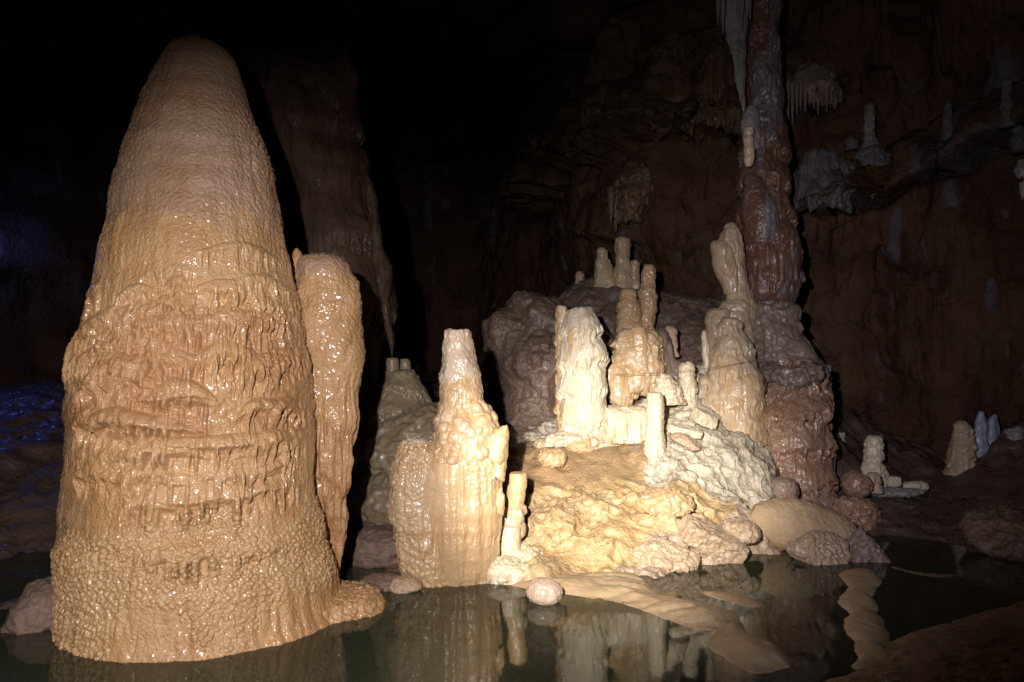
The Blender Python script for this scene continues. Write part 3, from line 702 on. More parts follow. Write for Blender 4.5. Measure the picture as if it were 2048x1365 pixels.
# ------------------------------------------------------------------ cream stalagmite in the middle
ym = 4.68
root = thing('tiered_stalagmite', 'glossy cream stalagmite of three tiers at the pool edge, flat white tip', 'stalagmite', (float(at(915, 1180, ym)[0]), ym, 0))
pz = {'pale': lambda P: sstep(1.15, 1.45, P[..., 2]) * .75 + .9 * sstep(.0, .14, P[..., 0] + .12 + .05 * fbm(P, 7, 2, 5)) * sstep(.95, .8, P[..., 2])}
popm = lambda P: sstep(.46, .62, n3(P, 4.0, 101, .5) + .10 * sstep(-.3, -.6, P[..., 0]))
formation('lower_trunk', M_CREAM, ym, [(880,868,985),(893,860,996),(920,850,1000),(960,846,1001),(1000,846,1002),(1050,846,1001),(1100,850,998),(1150,858,992),(1188,862,988)],
          parent=root, depth=.85, res=.0055, seed=21, sm=.02, lump=(.014, 6), irregular=.06, cap=.12, tier=(.012, .3, .12, .4, 1.6), flute=(.022, 14), pop=(.012, .032, popm), bottom=-.3, attrs=pz)
formation('side_lobe', M_CREAM, ym - .03, [(882,812,850),(888,803,858),(900,796,866),(925,787,880),(960,782,890),(1000,781,896),(1040,784,902),(1080,790,910),(1130,800,922),(1165,810,932),(1190,816,940)],
          parent=root, depth=.95, res=.0055, seed=22, sm=.02, lump=(.014, 7), irregular=.06, tier=(.015, .22, .1, .35, 1.6), flute=(.020, 15), pop=(.014, .034, lambda P: np.clip(popm(P) + .15 * sstep(.55, .8, P[..., 2]), 0, 1) * sstep(1.0, .9, P[..., 2])), bottom=-.3, attrs={'pale': lambda P: sstep(.86, .93, P[..., 2]) * .8})
formation('middle_tier', M_CREAM, ym, [(800,900,955),(806,890,966),(822,878,974),(838,870,984),(858,867,994),(880,866,995),(920,862,994)],
          parent=root, depth=.95, res=.0055, seed=23, sm=.015, lump=(.03, 10), irregular=.1, cap=.15, pop=(.030, .075), fine=(.005, 30), attrs={'pale': lambda P: .4 + 0 * P[..., 2]})
formation('tower', M_CREAM, ym + .02, [(662,894,937),(668,891,940),(700,888,946),(730,885,955),(750,880,960),(790,878,964),(812,876,965),(850,872,966)],
          parent=root, depth=1, res=.005, seed=24, sm=.012, cap=.04, lump=(.012, 14), irregular=.07, tier=(.014, .11, .06, .3, ), flute=(.005, 22), pop=(.006, .05), attrs=pz)
for (px, py, dx, dy, L_, r_) in ((984, 884, 24, -26, .1, .085), (992, 920, 12, -10, .08, .06), (994, 990, 9, -12, .08, .045)):
    a = np.array([at(px, py, ym - .06)[0], ym - .06, at(px, py, ym - .06)[1]], float)
    t = np.linspace(0, 1, 26)[:, None]; th = np.linspace(0, 2 * math.pi, 28, endpoint=False)[None, :]
    rr = r_ * np.clip(1 - t ** 2.2, 0, 1) ** .7 + 1e-4
    bend = np.array([dx, 0, -dy], float) / F * ym
    Pp = np.stack([a[0] + bend[0] * t * 1.25 + rr * np.cos(th) * .9, a[1] + rr * np.sin(th) * 1.2, a[2] - .1 * (1 - t) + bend[2] * t * 1.3 - rr * np.cos(th) * .75], -1)
    Pp = Pp + normals(Pp, True) * (.016 * fbm(Pp, 14, 3, 25) + .006 * domes(Pp, 24, 25))[..., None]
    mesh_obj('fin', Pp.reshape(-1, 3), (grid_faces(26, 28, True), []), M_CREAM, a, root)

# ------------------------------------------------------------------ flat topped stubs right of it
Y0 = 4.92
root = thing('stub_stalagmite', 'small flat topped cream stub upper of two right of the tiered stalagmite', 'stalagmite', (float(at(1030, 1055, Y0)[0]), Y0, .3))
formation('stub', M_CREAM, Y0, [(946,1018,1050),(951,1015,1053),(1000,1012,1049),(1030,1010,1041)], parent=root, res=.005, seed=26, cap=.06, sm=.008, lump=(.008, 12), flute=(.005, 24), attrs={'pale': lambda P: .4 + 0 * P[..., 2]})
formation('pedestal', M_BEIGE, Y0, [(1016,1006,1050),(1024,1003,1051),(1038,1000,1046),(1075,995,1044)], parent=root, res=.006, seed=27, cap=.08, sm=.008, lump=(.014, 9), rock=[(9, .02)])
formation('stub_stalagmite', M_WHITE, 4.84, [(1053,1003,1040),(1058,1001,1043),(1085,1000,1043),(1112,998,1046),(1160,990,1052)], 'pale stocky stub lower of two right of the tiered stalagmite', 'stalagmite', res=.005, seed=28, cap=.06, sm=.008, lump=(.01, 10), flute=(.005, 24))
cx, cz = at(1035, 1130, 4.82)
rock('rubble_pile', M_WHITE, (cx, 4.9, cz - .05), (.2, .2, .17), 'greyish white crusted heap under the small stubs at the water', 'rock', seed=29, planes=4, pop=(.018, .06), res=.007)
cx, cz = at(1015, 1165, 4.6)
rock('rubble_pile', M_WHITE, (cx, 4.66, .03), (.2, .14, .1), 'low pale lumps at the right foot of the tiered stalagmite', 'rock', seed=30, planes=5, pop=(.02, .06), res=.007)
x, y = ground(1090, 1214)
rock('round_nodule', calcite('pale_nodule', (.47, .34, .25), (.55, .43, .33), (.36, .23, .15), .3, bump=.4), (x, y + .1, .058), (.108, .1, .08), 'round pale calcite ball lying alone in the water', 'rock', seed=31, planes=0, lump=(.09, 1.6), pop=(.0035, .018), res=.005, crag=.02)

# ------------------------------------------------------------------ stalagmites of the mound: rows are (py, left, right)
def stal(Y, mat, rows, label, name='stalagmite', seed=0, **k):
    kw = dict(res=.008, sm=.012, lump=(.018, 8), tier=(.03, .13, .09, .15), cap=.08, flute=(.010, 17), pop=(.008, .045), irregular=.15, fine=(.002, 60))
    kw.update(k)
    return formation(name, mat, Y, rows, label, 'stalagmite', seed=seed, **kw)
root = thing('fat_stalagmite', 'thick pale ribbed stalagmite on the mound with a stained face', 'stalagmite', (float(at(1165, 880, 6.3)[0]), 6.3, .7))
formation('trunk', M_WHITE, 6.3, [(618,1144,1178),(622,1138,1184),(634,1134,1189),(660,1128,1196),(700,1124,1203),(750,1122,1208),(800,1122,1211),(850,1124,1212),(878,1122,1214),(900,1110,1225)],
          parent=root, res=.007, seed=33, sm=.012, cap=.06, lump=(.02, 6), tier=(.065, .27, .12, .0, .35), flute=(.015, 14), pop=(.004, .04), bottom=.5)
rock('foot', M_WHITE, (float(at(1150, 875, 6.2)[0]), 6.2, float(at(1150, 880, 6.2)[1])), (.27, .2, .07), parent=root, seed=34, planes=4, pop=(.02, .06))
stal(6.36, M_CREAM, [(615,1114,1130),(619,1112,1133),(640,1112,1134),(700,1112,1138),(760,1112,1140),(820,1114,1140),(870,1116,1145)], 'slender tan stalagmite fused along the left side of the thick ribbed one', 'thin_stalagmite', 35, attrs={'pale': lambda P: sstep(1.9, 2.05, P[..., 2])})
stal(5.95, M_WHITE, [(787,1297,1324),(791,1295,1326),(830,1294,1327),(870,1292,1327),(895,1288,1330),(915,1284,1334)], 'short straight white column stub standing at the front of the white slope', 'stub_stalagmite', 36, res=.006, cap=.04, tier=(.008, .05, .05, .3), pop=(.004, .03), lump=(.008, 9))
stal(7.7, M_CREAM, [(532,1288,1304),(536,1284,1309),(552,1282,1311),(575,1284,1309),(585,1278,1312),(615,1280,1311),(640,1276,1308),(665,1275,1305)], 'tall knuckled cream stalagmite, right one of a pair high on the mound', seed=37, tier=(.02, .16, .1, .2), attrs={'pale': lambda P: .2 + 0 * P[..., 2]})
stal(7.6, M_CREAM, [(580,1248,1264),(584,1243,1270),(604,1240,1274),(612,1238,1277),(640,1237,1278),(670,1236,1280),(700,1232,1284)], 'squat cream stalagmite with a brown cap, left one of a pair high on the mound', seed=38, attrs={'pale': lambda P: .2 + 0 * P[..., 2]})
stal(8.8, M_BEIGE, [(497,1199,1211),(501,1196,1215),(515,1196,1215),(522,1193,1220),(550,1190,1228),(580,1186,1235)], 'dim brown stalagmite, left of three on the hilltop', seed=39, res=.012, tier=(.014, .2, .1, .3), lump=(.035, 5), irregular=.25)
stal(8.8, M_BEIGE, [(475,1238,1254),(480,1233,1260),(492,1232,1262),(500,1234,1258),(530,1230,1264),(560,1226,1268),(590,1224,1275)], 'tallest dim stalagmite with a knobbed head on the hilltop', seed=40, res=.012, tier=(.014, .2, .1, .3), lump=(.035, 5), irregular=.25)
stal(8.75, M_BEIGE, [(524,1262,1274),(530,1261,1277),(550,1260,1278),(580,1258,1282)], 'lowest stub right beside the knob headed hilltop stalagmite', seed=41, res=.012, tier=(.014, .2, .1, .3), lump=(.035, 5), irregular=.25)
stal(9.2, M_BEIGE, [(544,1157,1163),(552,1154,1166),(566,1152,1168),(585,1150,1172)], 'tiny lone stalagmite far left on the hilltop in the dark', seed=42, res=.012)
# flowstone boss with drip fringe
root = thing('flowstone_boss', 'cream flowstone boss with a rounded knob and a fringe of drips', 'flowstone', (float(at(1270, 810, 6.75)[0]), 6.75, 1.1))
formation('knob', M_CREAM, 6.65, [(650,1268,1285),(656,1261,1292),(670,1257,1296),(700,1256,1297),(740,1250,1300)], parent=root, seed=43, res=.007, cap=.3, sm=.02, lump=(.012, 8), flute=(.006, 16), attrs={'pale': lambda P: .1 + 0 * P[..., 2]})
formation('skirt', M_CREAM, 6.78, [(662,1250,1300),(672,1238,1312),(700,1226,1322),(730,1219,1326),(755,1217,1326),(768,1219,1322),(780,1224,1316),(784,1236,1306)], parent=root, depth=.8, seed=44, res=.007, sm=.02, lump=(.035, 5), tier=(.06, .2, .12, .1), flute=(.022, 11), pop=(.014, .08), hem=(.20, 7), attrs={'pale': lambda P: .45 + 0 * P[..., 2]})
formation('side_drapery', M_CREAM, 6.62, [(732,1218,1242),(738,1212,1252),(760,1212,1262),(785,1214,1262),(800,1218,1256),(806,1226,1250)], parent=root, depth=.7, seed=45, res=.007, sm=.015, lump=(.02, 8), cap=.3, flute=(.02, 12), hem=(.18, 9), attrs={'pale': lambda P: .4 + 0 * P[..., 2]})
formation('rock_rib', M_GREYB, 6.95, [(668,1300,1330),(690,1296,1345),(740,1290,1360),(800,1285,1372),(850,1280,1378)], 'dark grey ribbed rock behind the drip fringed boss', 'rock', depth=.7, seed=56, res=.012, lump=(.05, 4), rock=[(4, .08)], flute=(.02, 9), bottom=.6)
stal(7.1, M_ROSE, [(656,1334,1346),(661,1331,1351),(690,1332,1353),(715,1336,1355)], 'small greyish stalagmite leaning right behind the drip fringed boss', seed=57)
stal(6.55, M_WHITE, [(728,1364,1383),(733,1360,1387),(750,1362,1388),(780,1361,1392),(800,1358,1394),(815,1354,1398)], 'flat topped cream stub between the boss and the big white cone', 'stub_stalagmite', 58, cap=.05)
stal(6.4, M_WHITE, [(755,1322,1340),(760,1318,1346),(780,1314,1358),(810,1305,1370)], 'low pale knob with a nipple top left of the flat topped stub', seed=59, lump=(.02, 9), pop=(.018, .06))
stal(6.7, M_ROSE, [(755,1404,1412),(762,1401,1416),(800,1396,1418)], 'tiny pale stub at the left foot of the big white cone', seed=60)
stal(6.65, M_CREAM, [(640,1444,1476),(645,1440,1481),(660,1434,1486),(690,1428,1502),(720,1420,1510),(750,1412,1522),(790,1406,1530),(840,1398,1540)], 'big creamy white cone shaped stalagmite in front of the red column', 'cone_stalagmite', 61, cap=.06, res=.008, lump=(.03, 5), tier=(.02, .25, .14, .3), pop=(.01, .07), bottom=.7, attrs={'pale': lambda P: .55 + 0 * P[..., 2]})
root = thing('beige_lobe', 'beige lobed flowstone block behind the left side of the white cone', 'flowstone', (float(at(1430, 760, 6.95)[0]), 6.95, 1.2))
formation('lobe', M_BEIGE, 6.95, [(617,1424,1450),(622,1416,1464),(640,1410,1466),(680,1409,1468),(730,1412,1470),(780,1416,1474)], parent=root, seed=62, res=.008, cap=.05, lump=(.02, 7), flute=(.012, 12))
formation('shard', M_WHITE, 6.85, [(661,1404,1410),(670,1402,1415),(710,1404,1420),(745,1410,1424)], parent=root, seed=63, res=.007, lump=(.01, 12))
formation('ledge_lobe', M_BEIGE, 7.0, [(604,1446,1492),(612,1440,1500),(640,1440,1506),(700,1445,1510)], parent=root, seed=64, res=.008, cap=.1, lump=(.025, 8), pop=(.014, .07))
root = thing('horn_flowstone', 'beige two pronged flowstone horn rising against the red column', 'flowstone', (float(at(1460, 610, 7.05)[0]), 7.05, 1.9))
formation('main_prong', M_BEIGE, 7.05, [(447,1453,1468),(452,1447,1474),(470,1440,1482),(490,1434,1487),(530,1436,1490),(560,1444,1494),(585,1450,1500),(610,1452,1510),(640,1450,1515)], parent=root, seed=65, res=.008, cap=.2, irregular=.2, lump=(.02, 5), tier=(.014, .3, .12, .3), flute=(.022, 10), pop=(.006, .05))
formation('side_prong', M_BEIGE, 7.0, [(482,1427,1446),(486,1422,1458),(500,1420,1468),(530,1427,1474),(560,1438,1482),(590,1449,1486)], parent=root, seed=66, res=.008, cap=.12, irregular=.2, lump=(.018, 6), tier=(.012, .25, .1, .3), flute=(.020, 10))

# ------------------------------------------------------------------ red column and the shoulder below it
root = thing('red_column', 'tall dark red brown dripstone column from the shoulder up to the roof', 'column', (float(at(1540, 680, 7.4)[0]), 7.4, 1.6))
formation('shaft', M_RED, 7.4, [(-420,1470,1560),(-200,1474,1560),(0,1482,1561),(100,1487,1561),(200,1493,1565),(300,1494,1570),(350,1487,1576),(400,1484,1582),(450,1484,1588),(500,1480,1596),(530,1476,1600),(560,1478,1602),(590,1486,1598),(620,1496,1588),(660,1500,1584),(720,1500,1590)],
          parent=root, depth=1, seed=70, res=.010, sm=.03, lump=(.07, 3), irregular=.2, tier=(.06, .36, .16, .2), flute=(.02, 13), pop=(.010, .045), cap=.05, bottom=.9,
          attrs={'pale': lambda P: sstep(.56, .72, n3(P, 5, 301, .25) + .08 * sstep(2.4, 2.9, P[..., 2])) * .8})
formation('drip_skirt', M_RED, 7.33, [(440,1494,1570),(470,1484,1592),(520,1476,1602),(560,1476,1604),(590,1482,1598),(604,1490,1588)], parent=root, depth=1, seed=71, res=.009, cap=.3, lump=(.02, 5), tier=(.03, .3, .1, .3), flute=(.035, 13),
          attrs={'pale': lambda P: sstep(.58, .7, n3(P, 5, 302, .25)) * .5})
formation('front_boss', M_RED, 7.2, [(352,1490,1514),(360,1486,1524),(400,1482,1546),(430,1480,1556),(460,1484,1560),(490,1490,1556)], parent=root, depth=1, seed=72, res=.009, cap=.4, lump=(.02, 6), flute=(.014, 14), pop=(.008, .04),
          attrs={'pale': lambda P: sstep(.50, .62, n3(P, 4, 303, .25))})
formation('collar', M_GREY, 7.22, [(216,1492,1508),(226,1484,1514),(245,1480,1520),(275,1484,1520),(300,1490,1522)], parent=root, depth=1, seed=73, res=.009, cap=.3, lump=(.02, 8), pop=(.006, .04))
formation('finger_stalagmite', M_CREAM, 7.05, [(255,1490,1505),(258,1487,1508),(267,1487,1508),(272,1489,1506),(280,1486,1509),(291,1488,1508),(300,1486,1510),(311,1488,1509),(320,1486,1509),(328,1489,1506),(334,1492,1503)], 'beaded white finger growing on the side of the red column', 'stalagmite', seed=74, res=.006, sm=.006, cap=.1, lump=(.004, 14), attrs={'pale': lambda P: .7 + 0 * P[..., 2]})
formation('hanging_drapery', M_ASH, 7.1, [(-60,1440,1508),(0,1430,1503),(12,1430,1502),(40,1440,1499),(80,1452,1494),(120,1463,1493),(160,1470,1490),(200,1480,1491),(218,1484,1490),(224,1486,1489)], 'tapering pale drapery hanging down the left edge of the red column', 'stalactite', depth=.6, seed=75, res=.008, sm=.02, lump=(.02, 6), flute=(.025, 14))
for i, (px, py, ln, w) in enumerate(((1436, 15, 38, 5), (1446, 20, 50, 6), (1484, 20, 40, 5), (1494, 15, 36, 5), (1500, 10, 30, 4))):
    formation('soda_straw', M_ASH, 6.9, [(py - 26, px - w, px + w), (py, px - w * .8, px + w * .8), (py + ln * .6, px - w * .4, px + w * .4), (py + ln, px - 1, px + 1)], ['leftmost thin drip under the hanging drapery top', 'longest thin drip hanging from the drapery top', 'short drip right of centre under the drapery top', 'second drip from the right under the drapery top', 'shortest drip at the right edge of the drapery top'][i], 'stalactite', 'drips of the hanging drapery', seed=76 + i, res=.008, sm=.01, lump=(.004, 14))
root = thing('rock_shoulder', 'grey purple sloping rock shoulder carrying the red column', 'rock', (float(at(1580, 800, 7.0)[0]), 7.0, .8))
formation('slope', M_GREYB, 7.0, [(612,1508,1590),(640,1500,1592),(680,1494,1612),(710,1496,1630),(740,1500,1648),(765,1512,1658),(790,1530,1655),(820,1545,1650)], parent=root, depth=.9, seed=81, res=.010, irregular=.2, lump=(.07, 3), rock=[(5, .04)], pop=(.012, .05), flute=(.01, 14), bottom=.6)
cx, cz = at(1592, 748, 6.5)
rock('overhang_slab', M_GREYB, (cx, 6.62, cz), (.26, .24, .10), parent=root, seed=82, planes=5, rot=(.2, -.05, -.1), lump=(.2, 2.5), strat=.03, crag=.3, pop=(.008, .05))
cx, cz = at(1512, 768, 6.42)
rock('purple_boss', M_PURPLE, (cx, 6.62, cz), (.17, .16, .16), parent=root, seed=83, planes=6, rot=(.1, .35, 0), lump=(.12, 2.5))
root = thing('brown_flowstone_block', 'massive glossy brown fluted flowstone block below the rock shoulder', 'flowstone', (float(at(1590, 1000, 6.6)[0]), 6.6, .1))
formation('trunk', M_BROWN, 6.6, [(735,1560,1600),(755,1545,1618),(785,1530,1638),(830,1519,1648),(880,1512,1652),(930,1510,1654),(980,1512,1658),(1020,1508,1664)], parent=root, depth=.85, seed=84, res=.0075, sm=.03, cap=.4, lump=(.07, 2.6), irregular=.3, tier=(.07, .30, .16, .1), flute=(.026, 11), pop=(.008, .04), bottom=-.1,
          attrs={'pale': lambda P: sstep(.60, .75, n3(P, 4, 304, .3)) * .4 + .6 * sstep(.35, .15, P[..., 2])})
formation('back_rib', M_BROWN, 6.75, [(740,1610,1640),(760,1604,1650),(800,1606,1658),(850,1612,1662),(900,1618,1666),(960,1625,1670),(1020,1630,1674)], parent=root, depth=1, seed=85, res=.009, sm=.02, lump=(.03, 6), irregular=.2, rock=[(6, .03)], flute=(.02, 12), bottom=-.1, attrs={'pale': lambda P: .15 + 0 * P[..., 2]})
formation('stub_stalagmite', M_BROWN, 6.0, [(960,1545,1585),(964,1540,1594),(972,1539,1597),(985,1541,1596),(1010,1540,1598),(1030,1538,1602)], 'squat domed brown stub at the foot of the brown flowstone block', 'stalagmite', depth=1, seed=86, res=.007, sm=.012, cap=.15, lump=(.014, 7), tier=(.014, .09, .1, .2), flute=(.008, 16), bottom=.0, attrs={'pale': lambda P: .35 + .3 * sstep(.25, .4, P[..., 2])})
stal(7.0, M_GREY, [(734,1646,1660),(738,1643,1659),(750,1646,1658),(775,1650,1657),(800,1652,1660)], 'white shard sticking out on the right edge of the rock shoulder', 'shard', 87)
formation('side_curtain', M_GREY, 6.75, [(850,1648,1660),(870,1646,1668),(910,1650,1670),(940,1648,1664),(975,1650,1662),(1010,1652,1668)], 'thin grey flowstone ribbon running down the right flank of the brown block', 'flowstone', seed=88, res=.008, lump=(.025, 7), irregular=.2, bottom=0.0)

# ------------------------------------------------------------------ right hand shelf
stal(7.6, M_GREY, [(866,1676,1688),(870,1674,1691),(890,1674,1691),(900,1670,1694),(925,1668,1694)], 'small grey stub in the gap right of the brown block', 'stub_stalagmite', 90)
stal(7.1, M_WHITE, [(873,1738,1761),(877,1735,1764),(886,1734,1765),(895,1730,1766),(930,1728,1767),(955,1726,1772),(975,1722,1782)], 'white stalagmite with a pink collar standing on the dark right shelf', seed=91, res=.007, cap=.05, lump=(.012, 9))
rock('pale_block', M_WHITE, (float(at(1786, 962, 7.0)[0]), 7.0, float(at(1786, 963, 7.0)[1])), (.09, .08, .075), 'small squarish white block touching the collared stalagmite', 'rock', seed=92, planes=2, flat=BOX, crag=.08, res=.007)
rock('pale_block', M_WHITE, (float(at(1830, 974, 6.95)[0]), 6.95, float(at(1830, 972, 6.95)[1])), (.13, .09, .05), 'low flat white block farther right on the shelf rim', 'rock', seed=93, planes=6, res=.007)
rock('pale_slab', M_GREY, (float(at(1790, 985, 6.75)[0]), 6.8, float(at(1790, 986, 6.75)[1])), (.32, .12, .04), 'thin grey calcite slab under the white blocks', 'rock', seed=94, planes=6, res=.008)
rock('pale_slab', M_BEIGE, (float(at(1695, 940, 7.3)[0]), 7.3, float(at(1695, 945, 7.3)[1])), (.17, .14, .09), 'stepped beige slab under the small grey stub', 'rock', seed=95, planes=8, strat=.03, res=.008)
rock('round_boulder', M_BROWN, (float(at(1712, 968, 6.5)[0]), 6.5, float(at(1712, 970, 6.5)[1])), (.13, .13, .12), 'glossy round brown boulder left of the collared stalagmite', 'rock', seed=96, planes=4, res=.008, rot=(0, .5, 0), lump=(.12, 2), crag=.2)
stal(6.6, M_ROSE, [(947,1740,1752),(951,1735,1757),(965,1733,1759),(985,1730,1764)], 'small pink grey stub in front of the collared stalagmite', 'stub_stalagmite', 97)
stal(7.5, M_ROSE, [(846,1916,1932),(851,1909,1939),(870,1903,1946),(888,1900,1947),(893,1897,1950),(920,1893,1949),(950,1887,1954)], 'plump pale pinkish stalagmite on the dark shelf near the right edge', seed=98, cap=.25, lump=(.015, 6))
formation('bluish_flowstone', M_BLUE, 7.6, [(826,1958,1966),(835,1954,1970),(850,1950,1974),(890,1948,1980),(940,1944,1990),(955,1942,1992)], 'left streak of bluish white flowstone beside the plump pinkish stalagmite', 'flowstone', seed=99, res=.009, lump=(.03, 6), flute=(.02, 10), depth=.7)
formation('bluish_flowstone', M_BLUE, 7.65, [(830,1986,1996),(840,1980,1998),(865,1974,1998),(900,1972,1996),(950,1968,1992)], 'right streak of bluish white flowstone beside the plump pinkish stalagmite', 'flowstone', seed=100, res=.009, lump=(.03, 6), flute=(.02, 10), depth=.7)
stal(7.4, M_GREY, [(858,2020,2044),(866,2012,2056),(890,2004,2062),(940,1996,2068),(965,1990,2074)], 'dark grey cluster stalagmite cut by the right edge of the picture', seed=102, lump=(.04, 6), pop=(.02, .1))
# ledge on the right wall
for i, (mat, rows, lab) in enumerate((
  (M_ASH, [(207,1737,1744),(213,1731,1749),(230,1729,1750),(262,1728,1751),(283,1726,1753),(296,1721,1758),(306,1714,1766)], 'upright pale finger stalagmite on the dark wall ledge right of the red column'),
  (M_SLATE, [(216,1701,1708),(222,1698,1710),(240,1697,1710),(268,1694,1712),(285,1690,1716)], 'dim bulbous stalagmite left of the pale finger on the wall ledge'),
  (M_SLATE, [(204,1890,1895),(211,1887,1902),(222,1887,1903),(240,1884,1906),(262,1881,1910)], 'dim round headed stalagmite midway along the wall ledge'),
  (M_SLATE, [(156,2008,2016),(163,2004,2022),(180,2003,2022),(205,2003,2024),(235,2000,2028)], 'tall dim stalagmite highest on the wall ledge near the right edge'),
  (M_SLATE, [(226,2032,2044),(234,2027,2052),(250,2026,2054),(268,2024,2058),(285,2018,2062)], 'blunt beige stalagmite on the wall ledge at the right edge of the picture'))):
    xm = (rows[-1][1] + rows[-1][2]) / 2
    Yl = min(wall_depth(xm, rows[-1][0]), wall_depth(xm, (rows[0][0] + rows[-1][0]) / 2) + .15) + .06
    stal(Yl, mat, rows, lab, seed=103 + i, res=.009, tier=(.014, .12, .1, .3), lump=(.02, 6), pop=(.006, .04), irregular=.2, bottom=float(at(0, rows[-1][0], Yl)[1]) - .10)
formation('wall_stalactite', M_GREY, wall_depth(2040, 325) + .05, [(320,2030,2060),(340,2026,2064),(360,2030,2062),(385,2036,2056),(400,2042,2050)], 'grey stalactite bunch hanging under the ledge at the right edge', 'stalactite', seed=110, res=.010, flute=(.03, 12), lump=(.02, 7))
root = thing('stalactite_cluster', 'ochre bunch of short stalactites hanging from the wall left of the red column', 'stalactite', (float(at(1250, 400, 8.6)[0]), 8.6, 3.2))
YC = wall_depth(1260, 400)
formation('boss', M_OCHRE, YC + .06, [(318,1262,1300),(345,1240,1312),(380,1222,1312),(405,1214,1302),(425,1216,1285)], parent=root, seed=111, res=.012, lump=(.06, 4), tier=(.06, .25, .1, .2), flute=(.05, 8), hem=(.35, 5))
for i, (px, py, ln, w) in enumerate(((1222, 405, 44, 8), (1232, 412, 52, 9), (1246, 412, 30, 8), (1262, 408, 34, 8))):
    formation('drip', M_OCHRE, YC - .16 + .06 * (i % 3), [(py - 30, px - w, px + w), (py, px - w, px + w), (py + ln * .6, px - w * .5, px + w * .5), (py + ln, px - 1, px + 1)], parent=root, seed=112 + i, res=.012, sm=.02, lump=(.01, 10))
root = thing('dripstone_canopy', 'dim dripstone canopy with a row of thin stalactites right of the red column', 'stalactite', (float(at(1625, 190, 8.2)[0]), 8.2, 4.3))
YC = wall_depth(1625, 180)
formation('boss', M_GREYB, YC + .1, [(135,1600,1640),(150,1580,1662),(172,1572,1676),(190,1570,1678),(200,1574,1674)], parent=root, seed=121, res=.014, lump=(.06, 4), tier=(.05, .25, .1, .2), flute=(.05, 9), hem=(.25, 6))
for i in range(12):
    px = 1576 + i * 8.6; ln = 18 + 22 * ((i * 7) % 5) / 4 + (30 if i in (0, 1) else 0)
    formation('drip', M_GREYB, YC - .2 + .05 * (i % 3), [(165, px - 4.5, px + 4.5), (190, px - 4, px + 4), (190 + ln * .6, px - 2.2, px + 2.2), (190 + ln, px - .8, px + .8)], parent=root, seed=122 + i, res=.013, sm=.02, lump=(.006, 10))

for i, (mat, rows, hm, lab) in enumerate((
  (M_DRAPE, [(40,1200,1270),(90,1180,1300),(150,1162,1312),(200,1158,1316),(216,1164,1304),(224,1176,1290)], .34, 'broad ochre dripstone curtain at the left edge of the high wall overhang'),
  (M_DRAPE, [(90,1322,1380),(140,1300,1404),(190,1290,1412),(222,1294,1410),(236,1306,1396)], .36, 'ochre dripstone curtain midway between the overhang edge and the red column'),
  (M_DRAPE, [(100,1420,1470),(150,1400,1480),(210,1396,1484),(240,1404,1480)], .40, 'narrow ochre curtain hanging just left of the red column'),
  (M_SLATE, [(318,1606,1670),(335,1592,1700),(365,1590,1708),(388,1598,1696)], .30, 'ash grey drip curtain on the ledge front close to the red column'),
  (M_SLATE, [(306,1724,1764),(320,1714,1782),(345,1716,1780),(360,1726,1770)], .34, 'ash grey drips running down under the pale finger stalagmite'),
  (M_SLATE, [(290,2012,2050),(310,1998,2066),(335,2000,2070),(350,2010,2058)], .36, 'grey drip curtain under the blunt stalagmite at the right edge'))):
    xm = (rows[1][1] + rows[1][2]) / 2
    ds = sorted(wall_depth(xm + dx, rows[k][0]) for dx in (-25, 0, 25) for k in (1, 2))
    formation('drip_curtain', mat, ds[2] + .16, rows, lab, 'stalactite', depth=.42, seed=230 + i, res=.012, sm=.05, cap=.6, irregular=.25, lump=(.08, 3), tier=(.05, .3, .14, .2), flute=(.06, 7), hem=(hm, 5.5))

# ------------------------------------------------------------------ rocks of the mound
formation('purple_boulder', M_PURPLE, 7.5, [(612,1020,1060),(622,1006,1110),(640,990,1150),(680,975,1190),(700,972,1215),(740,990,1228),(800,1000,1236),(870,1008,1245)], 'big dull purple brown boulder behind the thick ribbed stalagmite', 'boulder', depth=.7, seed=140, res=.011, sm=.03, lump=(.05, 2.5), rock=[(1.6, .14), (4.5, .03)], fine=(.016, 16), irregular=.15, bottom=.4, tilt=-.2)
cx, cz = at(1245, 850, 6.25)
rock('white_block', M_WHITE, (cx, 6.3, cz), (.29, .26, .25), 'squared white calcite block at the right foot of the thick ribbed stalagmite', 'rock', seed=141, planes=3, flat=BOX, crag=.07, res=.008, strat=.02, rot=(0, 0, .2))
cx, cz = at(1412, 838, 6.1)
rock('broken_slab', M_WHITE, (cx, 6.15, cz), (.15, .13, .085), 'tilted broken white slab lying on the white crusted slope', 'rock', seed=142, planes=3, flat=BOX, crag=.08, res=.007, rot=(.3, .35, .3))
cx, cz = at(1372, 862, 6.0)
rock('broken_slab', M_WHITE, (cx, 6.05, cz), (.22, .1, .05), 'long white slab lying just below the tilted broken slab', 'rock', seed=143, planes=3, flat=BOX, crag=.08, res=.007, rot=(.3, .22, -.1))
cx, cz = at(1375, 885, 5.9)
rock('rusty_rock', M_ROSE, (cx, 5.95, cz), (.14, .1, .06), 'rusty pink rock patch on the white slope under the long slab', 'rock', seed=144, planes=9, cut=.6, res=.007, rot=(.3, .3, 0))
cx, cz = at(1105, 918, 5.75)
rock('crusted_lump', M_CREAM, (cx, 5.8, cz), (.13, .12, .075), 'knobbly tan lump lying on the muddy terrace', 'rock', seed=145, planes=4, pop=(.008, .05), lump=(.15, 2.5), res=.006)
cx, cz = at(1165, 892, 6.0)
rock('crusted_lump', M_CREAM, (cx, 6.05, cz), (.13, .1, .07), 'cream domed lump at the front foot of the thick ribbed stalagmite', 'rock', seed=146, planes=3, pop=(.008, .045), lump=(.15, 2.5), res=.006)
cx, cz = at(1080, 890, 6.1)
